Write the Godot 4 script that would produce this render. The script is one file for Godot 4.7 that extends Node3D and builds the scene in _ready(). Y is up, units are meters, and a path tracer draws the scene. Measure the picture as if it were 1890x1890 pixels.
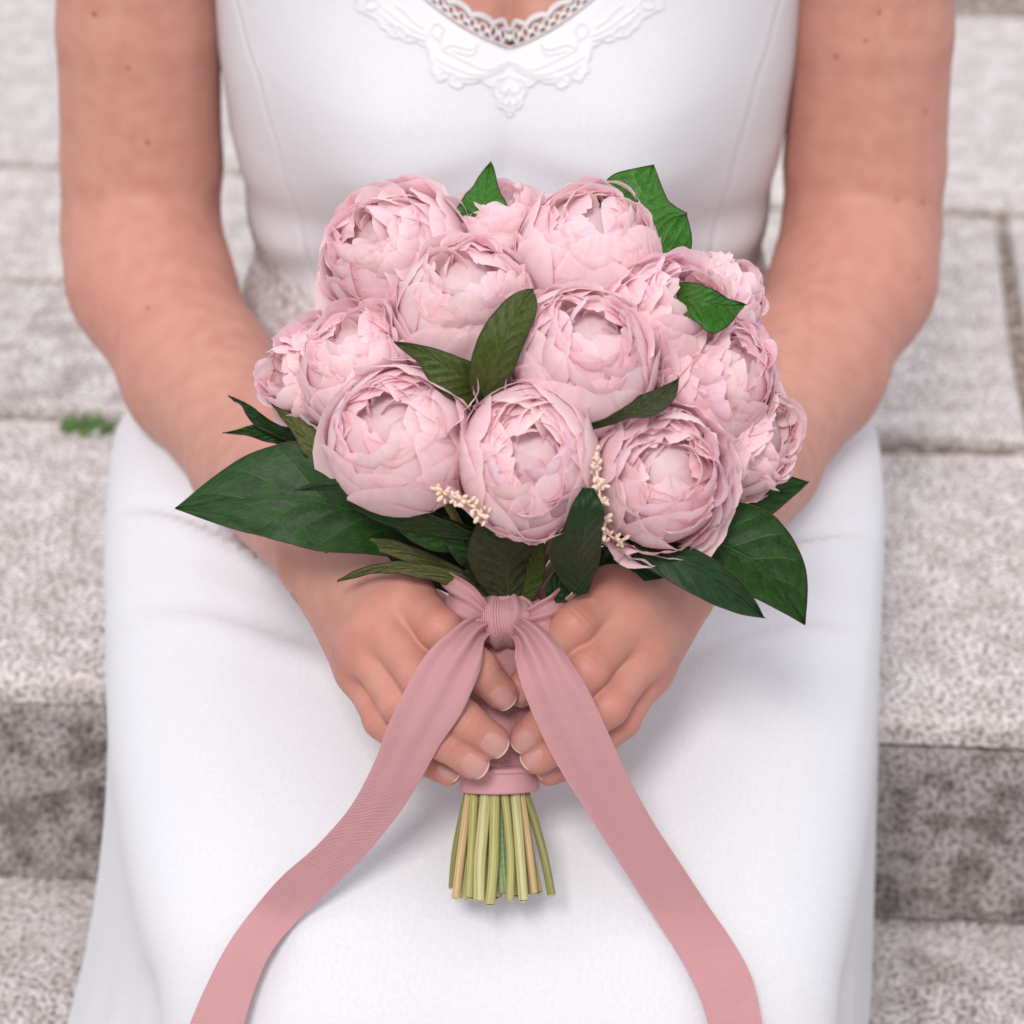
extends Node3D
# A seated woman in a white dress holds a bouquet of pink peonies in her lap, on old stone steps under an overcast sky.
# World: y up, seat of the top step at y = 0, the woman faces +z. The bouquet has a frame of its own (origin at the knot, y up along the stems).

var held := Transform3D(Basis(Vector3.RIGHT, deg_to_rad(-30.0)), Vector3(-0.0011, 0.201, 0.4))   # the bouquet's frame
var rough := FastNoiseLite.new()
var rng := RandomNumberGenerator.new()
var M := {}
var taken := {}

# ---------------------------------------------------------------- mesh helpers
class Acc:
	var v := PackedVector3Array()
	var n := PackedVector3Array()
	var uv := PackedVector2Array()
	var c := PackedColorArray()
	var ix := PackedInt32Array()
	var tone := Color.WHITE
	func sheet(nu: int, nv: int, f: Callable, closed := false, us := 1.0, vs := 1.0) -> void:
		var at := v.size()
		var pts := PackedVector3Array()
		for j in nv + 1:
			for i in nu + 1:
				pts.append(f.call(float(i) / nu, float(j) / nv))
				uv.append(Vector2(us * i / nu, vs * j / nv))
				c.append(tone)
		var nn := PackedVector3Array()
		nn.resize(pts.size())
		var w := nu + 1
		for j in nv:
			for i in nu:
				var a := j * w + i
				for t in [[a, a + 1, a + w], [a + 1, a + w + 1, a + w]]:
					var q: Vector3 = (pts[t[2]] - pts[t[0]]).cross(pts[t[1]] - pts[t[0]])
					for k in t:
						nn[k] += q
					ix.append_array([at + t[0], at + t[1], at + t[2]])
		for j in nv + 1:
			if closed:
				var s := nn[j * w] + nn[j * w + nu]
				nn[j * w] = s
				nn[j * w + nu] = s
		for k in nn.size():
			nn[k] = nn[k].normalized() if nn[k].length_squared() > 0.0 else Vector3.UP
		v.append_array(pts)
		n.append_array(nn)
	func tube(path: PackedVector3Array, radii: PackedFloat32Array, sides := 8, flat := 1.0, cap := true) -> void:
		# a round tube along a path; flat < 1 makes it an ellipse
		var m := path.size()
		var side := Vector3.ZERO
		var fr := []
		for k in m:
			var t := (path[mini(k + 1, m - 1)] - path[maxi(k - 1, 0)]).normalized()
			if k == 0:
				side = t.cross(Vector3(0.13, 0.2, 0.97)).normalized()
			side = (side - t * side.dot(t)).normalized()
			fr.append([side, t.cross(side), t])
		var rows := m - 1 + (4 if cap else 0)
		sheet(sides, rows, func(u: float, w: float) -> Vector3:
			var k := int(round(w * rows))
			var r := 1.0
			var off := 0.0
			var i := k
			if cap:
				i = clampi(k - 2, 0, m - 1)
				if k < 2:
					r = [0.02, 0.75][k]
					off = [-0.5, -0.35][k]
				elif k > rows - 2:
					r = [0.75, 0.02][k - rows + 1]
					off = [0.35, 0.5][k - rows + 1]
			var g: Array = fr[i]
			var a := u * TAU
			return path[i] + (g[0] * cos(a) + g[1] * sin(a) * flat) * radii[i] * r + g[2] * off * radii[i] * minf(flat, 1.0), true)
	func blob(at: Vector3, b: Basis, nu := 10, nv := 6) -> void:
		sheet(nu, nv, func(u: float, w: float) -> Vector3:
			var t := PI * (0.001 + 0.998 * w)
			return at + b * Vector3(sin(t) * cos(u * TAU), cos(t), sin(t) * sin(u * TAU)), true)
	func mesh() -> ArrayMesh:
		var arr := []
		arr.resize(Mesh.ARRAY_MAX)
		arr[Mesh.ARRAY_VERTEX] = v
		arr[Mesh.ARRAY_NORMAL] = n
		arr[Mesh.ARRAY_TEX_UV] = uv
		arr[Mesh.ARRAY_COLOR] = c
		arr[Mesh.ARRAY_INDEX] = ix
		var m := ArrayMesh.new()
		m.add_surface_from_arrays(Mesh.PRIMITIVE_TRIANGLES, arr)
		return m

# A body as a field of tapered capsules joined by a smooth minimum, meshed with surface nets.
class Flesh:
	var a := PackedVector3Array()
	var ba := PackedVector3Array()
	var inv := PackedFloat32Array()
	var ra := PackedFloat32Array()
	var rd := PackedFloat32Array()
	var kk := PackedFloat32Array()
	var grp := PackedInt32Array()
	var crease := []          # [centre, along, dorsal, reach]
	var folds := []           # [from, to, width, depth]
	var spots := []           # ruddy skin: [centre, radius, amount]
	var trunk: Callable
	func bone(p: Vector3, q: Vector3, r0: float, r1: float, k: float, g := 0) -> void:
		a.append(p)
		ba.append(q - p)
		inv.append(1.0 / maxf((q - p).length_squared(), 1e-9))
		ra.append(r0)
		rd.append(r1 - r0)
		kk.append(k)
		grp.append(g)
	func one(i: int, p: Vector3) -> float:
		var pa := p - a[i]
		var h := clampf(pa.dot(ba[i]) * inv[i], 0.0, 1.0)
		return (pa - ba[i] * h).length() - ra[i] - rd[i] * h
	static func smin(x: float, y: float, k: float) -> float:
		var h := maxf(k - absf(x - y), 0.0) / k
		return minf(x, y) - h * h * k * 0.25
	func field(p: Vector3, act: PackedInt32Array, with_trunk: bool, cr: Array) -> float:
		var d0 := 0.2
		var df := 0.2
		var total := 0.2
		var cur := 0
		for i in act:
			var pa := p - a[i]
			var h := clampf(pa.dot(ba[i]) * inv[i], 0.0, 1.0)
			var d := (pa - ba[i] * h).length() - ra[i] - rd[i] * h
			var g := grp[i]
			if g == 0:
				d0 = smin(d0, d, kk[i])
			elif g != cur:
				if cur > 0:
					total = smin(total, smin(d0, df, 0.007), 0.0022)
				cur = g
				df = d
			else:
				df = smin(df, d, kk[i])
		if cur > 0:
			total = smin(total, smin(d0, df, 0.007), 0.0022)
		total = minf(total, d0)
		if with_trunk:
			total = smin(total, trunk.call(p), 0.012)
		for c in folds:
			if p.distance_squared_to(c[0]) < 0.02:
				var e: Vector3 = c[1] - c[0]
				var h: float = clampf((p - c[0]).dot(e) / e.length_squared(), 0.0, 1.0)
				var far: float = (p - c[0] - e * h).length() / c[2]
				total += c[3] * exp(-far * far) * (0.25 + 0.75 * sin(PI * clampf(h, 0.12, 0.88)))
		for c in cr:
			var q: Vector3 = p - c[0]
			var l: float = q.length()
			if l < c[3] and l > 0.0:
				var t: float = q.dot(c[1])
				var up: float = clampf(q.dot(c[2]) / l * 1.6 - 0.2, 0.0, 1.0) * (1.0 - l / c[3])
				var bow: float = absf(q.cross(c[1]).dot(c[2]))
				t += bow * bow * 14.0
				total += up * 0.0010 * (exp(-pow(t / 0.0009, 2.0)) + 0.7 * exp(-pow((t - 0.0024) / 0.0008, 2.0)) + 0.6 * exp(-pow((t + 0.0026) / 0.0008, 2.0)) - 0.35 * exp(-pow(t / 0.004, 2.0)))
		return total
	func nets(acc: Acc, lo: Vector3, hi: Vector3, s: float, with_trunk: bool, cut_at: Vector3, cut_n: Vector3) -> void:
		# keeps the cells on the side of the cut plane that cut_n points to
		var n := Vector3i(((hi - lo) / s).ceil()) + Vector3i.ONE
		var f := PackedFloat32Array()
		f.resize(n.x * n.y * n.z)
		f.fill(1.0)
		var bs := 8
		var half := s * bs * 0.87
		var live := []
		for bz in range(0, n.z, bs):
			for by in range(0, n.y, bs):
				for bx in range(0, n.x, bs):
					var mid := lo + (Vector3(bx, by, bz) + Vector3.ONE * (bs * 0.5 - 0.5)) * s
					var near := 1.0
					var ds := PackedFloat32Array()
					for i in a.size():
						var d := one(i, mid)
						ds.append(d)
						near = minf(near, d)
					var dt := 1.0
					if with_trunk:
						dt = trunk.call(mid)
					if minf(near, dt) > half + 0.008:
						continue
					var inside := near < -half - 0.004
					var act := PackedInt32Array()
					for i in a.size():
						if ds[i] < near + 2.0 * half + 0.02:
							act.append(i)
					var cr := []
					for c in crease:
						if mid.distance_to(c[0]) < half + c[3]:
							cr.append(c)
					var tr := with_trunk and dt < half + 0.03
					for z in range(bz, mini(bz + bs, n.z)):
						for y in range(by, mini(by + bs, n.y)):
							var row := (z * n.y + y) * n.x
							for x in range(bx, mini(bx + bs, n.x)):
								f[row + x] = -1.0 if inside else field(lo + Vector3(x, y, z) * s, act, tr, cr)
					if not inside:
						live.append([Vector3i(bx, by, bz), act, tr, cr])
		var at := PackedInt32Array()
		at.resize(f.size())
		at.fill(-1)
		var off := [0, 1, n.x, n.x + 1, n.x * n.y, n.x * n.y + 1, n.x * n.y + n.x, n.x * n.y + n.x + 1]
		var pairs := [[0, 1], [2, 3], [4, 5], [6, 7], [0, 2], [1, 3], [4, 6], [5, 7], [0, 4], [1, 5], [2, 6], [3, 7]]
		var corner := []
		for k in 8:
			corner.append(Vector3(k & 1, (k >> 1) & 1, k >> 2))
		var cells := PackedInt32Array()
		for b in live:
			var o: Vector3i = b[0]
			for z in range(o.z, mini(o.z + bs, n.z - 1)):
				for y in range(o.y, mini(o.y + bs, n.y - 1)):
					for x in range(o.x, mini(o.x + bs, n.x - 1)):
						var id := (z * n.y + y) * n.x + x
						var mask := 0
						for k in 8:
							if f[id + off[k]] < 0.0:
								mask |= 1 << k
						if mask == 0 or mask == 255:
							continue
						var p := Vector3.ZERO
						var m := 0
						for e in pairs:
							var d0 := f[id + off[e[0]]]
							var d1 := f[id + off[e[1]]]
							if (d0 < 0.0) != (d1 < 0.0):
								p += corner[e[0]].lerp(corner[e[1]], d0 / (d0 - d1))
								m += 1
						p = lo + (Vector3(x, y, z) + p / m) * s
						if (p - cut_at).dot(cut_n) < 0.0:
							continue
						var h := s * 0.4
						var g := Vector3.ZERO
						var d := field(p, b[1], b[2], b[3])
						g.x = field(p + Vector3(h, 0, 0), b[1], b[2], b[3]) - d
						g.y = field(p + Vector3(0, h, 0), b[1], b[2], b[3]) - d
						g.z = field(p + Vector3(0, 0, h), b[1], b[2], b[3]) - d
						g = g.normalized()
						p -= g * clampf(d, -s, s)
						d = field(p, b[1], b[2], b[3])
						g.x = field(p + Vector3(h, 0, 0), b[1], b[2], b[3]) - field(p - Vector3(h, 0, 0), b[1], b[2], b[3])
						g.y = field(p + Vector3(0, h, 0), b[1], b[2], b[3]) - field(p - Vector3(0, h, 0), b[1], b[2], b[3])
						g.z = field(p + Vector3(0, 0, h), b[1], b[2], b[3]) - field(p - Vector3(0, 0, h), b[1], b[2], b[3])
						g = g.normalized()
						p -= g * clampf(d, -0.3 * s, 0.3 * s)
						at[id] = acc.v.size()
						cells.append(id)
						acc.v.append(p)
						acc.n.append(g)
						acc.uv.append(Vector2.ZERO)
						var red := 0.0
						for q in spots:
							red = maxf(red, q[2] * clampf(1.3 - p.distance_to(q[0]) / q[1], 0.0, 1.0))
						acc.c.append(Color(1.0, 1.0 - 0.20 * red, 1.0 - 0.17 * red))
		var sx := 1
		var sy := n.x
		var sz := n.x * n.y
		for id in cells:
			var d0 := f[id]
			for ax in 3:
				var e: int = [sx, sy, sz][ax]
				var p: int = [sy, sz, sx][ax]
				var q: int = [sz, sx, sy][ax]
				if id - p - q < 0:
					continue
				var d1 := f[id + e]
				if (d0 < 0.0) == (d1 < 0.0):
					continue
				var c0 := at[id]
				var c1 := at[id - p]
				var c2 := at[id - p - q]
				var c3 := at[id - q]
				if c1 < 0 or c2 < 0 or c3 < 0:
					continue
				if d0 < 0.0:
					acc.ix.append_array([c0, c2, c1, c0, c3, c2])
				else:
					acc.ix.append_array([c0, c1, c2, c0, c2, c3])

# ---------------------------------------------------------------- naming helpers
func numbered(called: String, parent: Node) -> String:
	var key := str(parent.get_instance_id()) + called
	taken[key] = taken.get(key, -1) + 1
	return called if taken[key] == 0 else "%s_%03d" % [called, taken[key]]

func obj(called: String, m: Mesh, mat: Material, parent: Node = self) -> MeshInstance3D:
	var o := MeshInstance3D.new()
	o.name = numbered(called, parent)
	o.mesh = m
	o.material_override = mat
	parent.add_child(o, true)
	return o

func thing(called: String, label: String, category: String, at := Transform3D(), group := "") -> Node3D:
	var o := Node3D.new()
	o.name = numbered(called, self)
	o.transform = at
	add_child(o, true)
	o.set_meta("label", label)
	o.set_meta("category", category)
	if group:
		o.set_meta("group", group)
	return o

func part(called: String, parent: Node) -> Node3D:
	var o := Node3D.new()
	o.name = numbered(called, parent)
	parent.add_child(o, true)
	return o

func stuff(o: Node) -> Node:
	o.set_meta("kind", "stuff")
	return o

func structure(called: String) -> Node3D:
	var o := Node3D.new()
	o.name = called
	o.set_meta("kind", "structure")
	add_child(o, true)
	return o

func table(t: PackedFloat32Array, x: float) -> float:          # pairs of x and value, smoothly joined
	for k in range(0, t.size() - 2, 2):
		if x < t[k + 2]:
			return lerpf(t[k + 1], t[k + 3], smoothstep(0.0, 1.0, clampf((x - t[k]) / (t[k + 2] - t[k]), 0.0, 1.0)) * 0.5 + 0.5 * clampf((x - t[k]) / (t[k + 2] - t[k]), 0.0, 1.0))
	return t[t.size() - 1]

func along(p: PackedVector3Array, t: float) -> Vector3:         # a smooth curve through points
	var s := clampf(t, 0.0, 1.0) * (p.size() - 1)
	var i := mini(int(s), p.size() - 2)
	return p[i].cubic_interpolate(p[i + 1], p[maxi(i - 1, 0)], p[mini(i + 2, p.size() - 1)], s - i)

func along1(p: PackedFloat32Array, t: float) -> float:
	var s := clampf(t, 0.0, 1.0) * (p.size() - 1)
	var i := mini(int(s), p.size() - 2)
	return cubic_interpolate(p[i], p[i + 1], p[maxi(i - 1, 0)], p[mini(i + 2, p.size() - 1)], s - i)

func curve(p: PackedVector3Array, n: int) -> PackedVector3Array:
	var out := PackedVector3Array()
	for k in n + 1:
		out.append(along(p, float(k) / n))
	return out

func even(r: float, n: int) -> PackedFloat32Array:
	var out := PackedFloat32Array()
	out.resize(n)
	out.fill(r)
	return out

# ---------------------------------------------------------------- materials
func noise_tex(kind: int, freq: float, size: int, ramp: Gradient = null, octaves := 4, seed_ := 1, normal := false, bump := 4.0) -> NoiseTexture2D:
	var f := FastNoiseLite.new()
	f.noise_type = kind
	f.frequency = freq
	f.seed = seed_
	f.fractal_octaves = octaves
	if kind == FastNoiseLite.TYPE_CELLULAR:
		f.cellular_return_type = FastNoiseLite.RETURN_DISTANCE
		f.fractal_type = FastNoiseLite.FRACTAL_NONE
	var t := NoiseTexture2D.new()
	t.width = size
	t.height = size
	t.seamless = true
	t.noise = f
	t.as_normal_map = normal
	t.bump_strength = bump
	if ramp:
		t.color_ramp = ramp
	return t

func ramp(stops: Array) -> Gradient:
	var g := Gradient.new()
	var o := PackedFloat32Array()
	var c := PackedColorArray()
	for s in stops:
		o.append(s[0])
		c.append(s[1])
	g.offsets = o
	g.colors = c
	return g

func lin(r: float, g: float, b: float) -> Color:
	return Color(r, g, b).linear_to_srgb()

func plain(c: Color, roughness: float, spec := 0.5) -> StandardMaterial3D:
	var m := StandardMaterial3D.new()
	m.albedo_color = c
	m.roughness = roughness
	m.metallic_specular = spec
	return m

func tri(m: StandardMaterial3D, k: float) -> StandardMaterial3D:
	m.uv1_triplanar = true
	m.uv1_world_triplanar = true
	m.uv1_scale = Vector3.ONE * k
	return m

func woven(side: int, a: int) -> ImageTexture:                  # height of a plain weave, a pixels to a thread
	var im := Image.create(side, side, false, Image.FORMAT_RGB8)
	for y in side:
		for x in side:
			var over := (x / a + y / a) % 2 == 0
			var fx := absf((x % a + 0.5) / a - 0.5) * 2.0
			var fy := absf((y % a + 0.5) / a - 0.5) * 2.0
			var h := sqrt(1.0 - fx * fx) * (1.0 - 0.45 * fy * fy) if over else sqrt(1.0 - fy * fy) * (1.0 - 0.45 * fx * fx)
			im.set_pixel(x, y, Color(h, h, h))
	return ImageTexture.create_from_image(im)

func weave_normals(side: int, a: int, strength: float) -> ImageTexture:
	var im := woven(side, a).get_image()
	im.convert(Image.FORMAT_RGBA8)
	im.bump_map_to_normal_map(strength)
	return ImageTexture.create_from_image(im)

func leaf_texture() -> Array:                                   # veins of a leaf: u across, v from stalk to tip
	var w := 256
	var h := 512
	var im := Image.create(w, h, false, Image.FORMAT_RGB8)
	var bm := Image.create(w, h, false, Image.FORMAT_RGB8)
	for y in h:
		for x in w:
			var u := absf(x - w / 2.0) / (w / 2.0)
			var v := float(y) / h
			var mid := exp(-pow(u / (0.035 * (1.1 - v)), 2.0))
			var t := (v - 0.30 * pow(u, 0.8) * (1.0 - 0.5 * v)) * 8.0 + (0.5 if x > w / 2.0 else 0.0)
			var side := exp(-pow((t - round(t)) / 0.045, 2.0)) * smoothstep(1.0, 0.6, u)
			var fine := rough.get_noise_2d(x * 3.0, y * 3.0) * 0.5 + rough.get_noise_2d(x * 9.0, y * 9.0) * 0.5
			var k := 0.80 + 0.30 * fine + 0.35 * maxf(mid, side * 0.55)
			im.set_pixel(x, y, Color(clampf(k, 0, 1), clampf(k, 0, 1), clampf(k * 0.92, 0, 1)))
			var b := clampf(0.6 + 0.14 * fine - 0.5 * maxf(mid, side * 0.55) - 0.1 * exp(-pow((t - round(t)) / 0.2, 2.0)), 0, 1)
			bm.set_pixel(x, y, Color(b, b, b))
	return [ImageTexture.create_from_image(im), ImageTexture.create_from_image(bm)]

func petal_texture() -> ImageTexture:                           # fine veins that run from the foot of a petal to its edge
	var im := Image.create(256, 256, false, Image.FORMAT_RGB8)
	for y in 256:
		for x in 256:
			var u := x / 256.0 - 0.5
			var k := rough.get_noise_2d(u * 900.0, y * 0.35 + 90.0) * 0.6 + rough.get_noise_2d(x * 0.9, y * 0.5 + 300.0) * 0.5
			im.set_pixel(x, y, Color(1.0, clampf(0.965 + 0.06 * k, 0, 1), clampf(0.97 + 0.05 * k, 0, 1)))
	return ImageTexture.create_from_image(im)

func make_materials() -> void:
	var skin := tri(plain(lin(0.585, 0.305, 0.245), 0.5, 0.4), 9.0)
	skin.albedo_texture = noise_tex(FastNoiseLite.TYPE_SIMPLEX_SMOOTH, 0.012, 512, ramp([[0.25, Color(0.96, 0.905, 0.89)], [0.5, Color(0.98, 0.95, 0.94)], [0.75, Color(1, 0.985, 0.97)]]), 3, 3)
	skin.detail_enabled = true
	skin.detail_blend_mode = BaseMaterial3D.BLEND_MODE_MUL
	skin.detail_albedo = noise_tex(FastNoiseLite.TYPE_CELLULAR, 0.0085, 1024, ramp([[0.0, Color(0.78, 0.66, 0.62)], [0.012, Color(0.90, 0.84, 0.81)], [0.028, Color(1, 1, 1)], [1.0, Color(1, 1, 1)]]), 1, 8)
	skin.heightmap_enabled = true
	skin.heightmap_texture = noise_tex(FastNoiseLite.TYPE_CELLULAR, 0.16, 512, null, 1, 5)
	skin.heightmap_scale = 0.005
	skin.vertex_color_use_as_albedo = true
	skin.subsurf_scatter_enabled = true
	skin.subsurf_scatter_strength = 0.10
	M.skin = skin
	M.mole = plain(lin(0.36, 0.17, 0.12), 0.6, 0.3)
	M.nail = plain(lin(0.55, 0.28, 0.245), 0.22, 0.5)
	M.nail.clearcoat_enabled = true
	M.nail.clearcoat = 0.35
	M.nail.clearcoat_roughness = 0.15
	M.nail_edge = plain(lin(0.74, 0.56, 0.49), 0.3, 0.5)

	var cloth := tri(plain(lin(0.735, 0.735, 0.765), 0.85, 0.25), 24.0)
	cloth.albedo_texture = noise_tex(FastNoiseLite.TYPE_SIMPLEX, 0.03, 512, ramp([[0.2, Color(0.975, 0.97, 0.975)], [0.8, Color(1, 1, 1)]]), 5, 12)
	cloth.heightmap_enabled = true
	cloth.heightmap_texture = woven(256, 4)
	cloth.heightmap_scale = 0.012
	cloth.rim_enabled = true
	cloth.rim = 0.25
	M.cloth = cloth
	M.thread = plain(lin(0.76, 0.755, 0.77), 0.7, 0.3)
	var lace := tri(plain(lin(0.76, 0.74, 0.75), 0.9, 0.2), 14.0)
	lace.heightmap_enabled = true
	lace.heightmap_texture = noise_tex(FastNoiseLite.TYPE_CELLULAR, 0.03, 512, null, 1, 22)
	lace.heightmap_scale = 0.12
	lace.albedo_texture = noise_tex(FastNoiseLite.TYPE_CELLULAR, 0.03, 512, ramp([[0.0, Color(1, 1, 1)], [0.35, Color(0.98, 0.96, 0.96)], [0.6, Color(0.80, 0.755, 0.755)], [1.0, Color(0.80, 0.755, 0.755)]]), 1, 22)
	M.lace = lace

	var petal := plain(lin(1.0, 0.885, 0.91), 0.6, 0.2)
	petal.albedo_texture = petal_texture()
	petal.vertex_color_use_as_albedo = true
	petal.backlight_enabled = true
	petal.backlight = Color(0.9, 0.9, 0.9)
	M.petal = petal

	var lt := leaf_texture()
	var leaves := {"leaf_dark": [0.016, 0.062, 0.014, 0.5], "leaf_green": [0.022, 0.085, 0.012, 0.5], "leaf_bright": [0.055, 0.22, 0.022, 0.45], "leaf_olive": [0.085, 0.12, 0.025, 0.5], "leaf_back": [0.14, 0.155, 0.055, 0.6], "leaf_brown": [0.055, 0.070, 0.028, 0.5]}
	for k in leaves:
		var d: Array = leaves[k]
		var m := plain(lin(d[0], d[1], d[2]), d[3], 0.36)
		m.albedo_texture = lt[0]
		m.heightmap_enabled = true
		m.heightmap_texture = lt[1]
		m.heightmap_scale = 0.05
		m.backlight_enabled = true
		m.backlight = Color(0.25, 0.25, 0.25)
		M[k] = m
	M.leaf_edge = plain(lin(0.035, 0.02, 0.012), 0.5)

	for k in 4:
		var st := plain([lin(0.45, 0.42, 0.18), lin(0.56, 0.51, 0.28), lin(0.60, 0.42, 0.24), lin(0.27, 0.26, 0.10)][k], 0.5, 0.4)
		st.albedo_texture = noise_tex(FastNoiseLite.TYPE_SIMPLEX, 0.02, 256, ramp([[0.2, Color(0.82, 0.84, 0.74)], [0.5, Color(0.95, 0.95, 0.9)], [0.8, Color(1, 1, 0.96)]]), 4, 60 + k)
		st.uv1_scale = Vector3(2.0, 0.35, 1.0)
		M["stem_%d" % k] = st
	M.stem_net = plain(lin(0.30, 0.42, 0.20), 0.7)
	M.stem_net.heightmap_enabled = true
	M.stem_net.heightmap_texture = woven(128, 8)
	M.stem_net.heightmap_scale = 0.08
	M.stem_net.uv1_scale = Vector3(0.6, 2.2, 1)
	M.cut = plain(lin(0.72, 0.66, 0.42), 0.8, 0.2)

	var silk := plain(lin(0.82, 0.415, 0.44), 0.66, 0.4)
	silk.normal_enabled = true
	silk.normal_texture = weave_normals(256, 16, 10.0)
	silk.normal_scale = 1.5
	silk.rim_enabled = true
	silk.rim = 0.3
	M.silk = silk
	M.silk_plain = plain(lin(0.60, 0.31, 0.335), 0.7, 0.35)
	M.bud = plain(lin(0.80, 0.62, 0.48), 0.7, 0.3)

	var spots := noise_tex(FastNoiseLite.TYPE_SIMPLEX, 0.075, 1024, ramp([[0.0, Color(0.66, 0.61, 0.60)], [0.27, Color(0.78, 0.74, 0.73)], [0.38, Color(0.96, 0.95, 0.945)], [0.45, Color(1, 1, 1)], [1.0, Color(1, 1, 1)]]), 3, 31)
	var pits := noise_tex(FastNoiseLite.TYPE_SIMPLEX, 0.075, 1024, ramp([[0.0, Color(0, 0, 0)], [0.27, Color(0.5, 0.5, 0.5)], [0.40, Color(0.9, 0.9, 0.9)], [1.0, Color(1, 1, 1)]]), 3, 31)
	var tones := {"stone_pale": [0.76, 0.71, 0.69, 0.90], "stone_grey": [0.71, 0.665, 0.65, 0.84], "stone_smooth": [0.76, 0.72, 0.71, 0.93], "stone_shade_grime": [0.46, 0.42, 0.405, 0.72], "stone_dark": [0.28, 0.255, 0.25, 0.6]}  # the riser tone has face shade and some grime mixed into its colour
	var count := 0
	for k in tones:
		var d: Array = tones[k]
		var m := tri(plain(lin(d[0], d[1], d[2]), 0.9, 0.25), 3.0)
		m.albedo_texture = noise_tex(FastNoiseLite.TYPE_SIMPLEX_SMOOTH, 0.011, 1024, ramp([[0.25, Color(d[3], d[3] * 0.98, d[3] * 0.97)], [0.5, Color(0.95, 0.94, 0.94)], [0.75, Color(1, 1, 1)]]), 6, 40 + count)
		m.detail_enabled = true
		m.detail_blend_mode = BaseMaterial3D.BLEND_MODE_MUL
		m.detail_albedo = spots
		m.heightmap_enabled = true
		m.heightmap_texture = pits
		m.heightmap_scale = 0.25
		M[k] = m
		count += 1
	M.mortar = tri(plain(lin(0.46, 0.40, 0.37), 0.95, 0.2), 5.0)
	M.mortar.albedo_texture = noise_tex(FastNoiseLite.TYPE_SIMPLEX, 0.03, 512, ramp([[0.2, Color(0.6, 0.55, 0.5)], [0.8, Color(1, 1, 1)]]), 5, 51)
	M.ground = tri(plain(lin(0.36, 0.34, 0.32), 0.95, 0.2), 0.8)
	M.ground.albedo_texture = noise_tex(FastNoiseLite.TYPE_SIMPLEX, 0.02, 512, ramp([[0.2, Color(0.75, 0.73, 0.7)], [0.8, Color(1, 1, 1)]]), 5, 52)
	M.weed = plain(lin(0.10, 0.20, 0.035), 0.55)
	M.weed.backlight_enabled = true
	M.weed.backlight = Color(0.4, 0.4, 0.4)

# ---------------------------------------------------------------- the steps
func stone(parent: Node3D, called: String, x0: float, x1: float, z0: float, z1: float, top: float, high: float, mat: Material, seed_: int) -> void:
	var acc := Acc.new()
	var cx := (x0 + x1) / 2.0
	var cz := (z0 + z1) / 2.0
	var hx := (x1 - x0) / 2.0
	var hz := (z1 - z0) / 2.0
	var rows := [[0.0, 0.0], [0.3, 0.0], [0.6, 0.0], [0.85, 0.0], [1.0, -0.014], [1.0, -0.006], [1.0, 0.003], [1.0, 0.012], [1.0, 0.30], [1.0, 0.65], [1.0, 1.0]]
	acc.sheet(96, rows.size() - 1, func(u: float, w: float) -> Vector3:
		var k := int(round(w * (rows.size() - 1)))
		var a := fmod(u, 1.0) * 4.0
		var side := int(a)
		var t := (a - side) * 2.0 - 1.0
		t = clampf(t * 1.02, -1.0, 1.0)
		var p: Vector2 = [Vector2(t, 1), Vector2(1, -t), Vector2(-t, -1), Vector2(-1, t)][side]
		var q := Vector2(p.x * hx, p.y * hz)
		var r := 1.0
		var y := 0.0
		if k < 4:
			q *= rows[k][0]
		elif k < 8:
			var f := float(k - 4) / 3.0 * PI / 2.0
			var e := 0.006 * (1.0 - sin(f))
			q -= Vector2(signf(q.x) * minf(e, absf(q.x)), signf(q.y) * minf(e, absf(q.y)))
			y = -0.006 * (1.0 - cos(f))
		else:
			y = -0.006 - (high - 0.006) * rows[k][1]
		var n := rough.get_noise_3d(q.x * 260.0 + seed_ * 37.0, y * 260.0, q.y * 260.0)
		var n2 := rough.get_noise_3d(q.x * 60.0 + seed_ * 11.0, y * 60.0, q.y * 60.0)
		var out := Vector2(q.x / hx, q.y / hz)
		out = out.normalized() if k >= 4 else Vector2.ZERO
		q += out * (n * 0.003 + n2 * 0.004 - 0.002)
		return Vector3(cx + q.x, top + y + (n * 0.0025 + n2 * 0.004 if k < 8 else 0.0), cz + q.y), true)
	obj(called, acc.mesh(), mat, parent)

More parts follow.
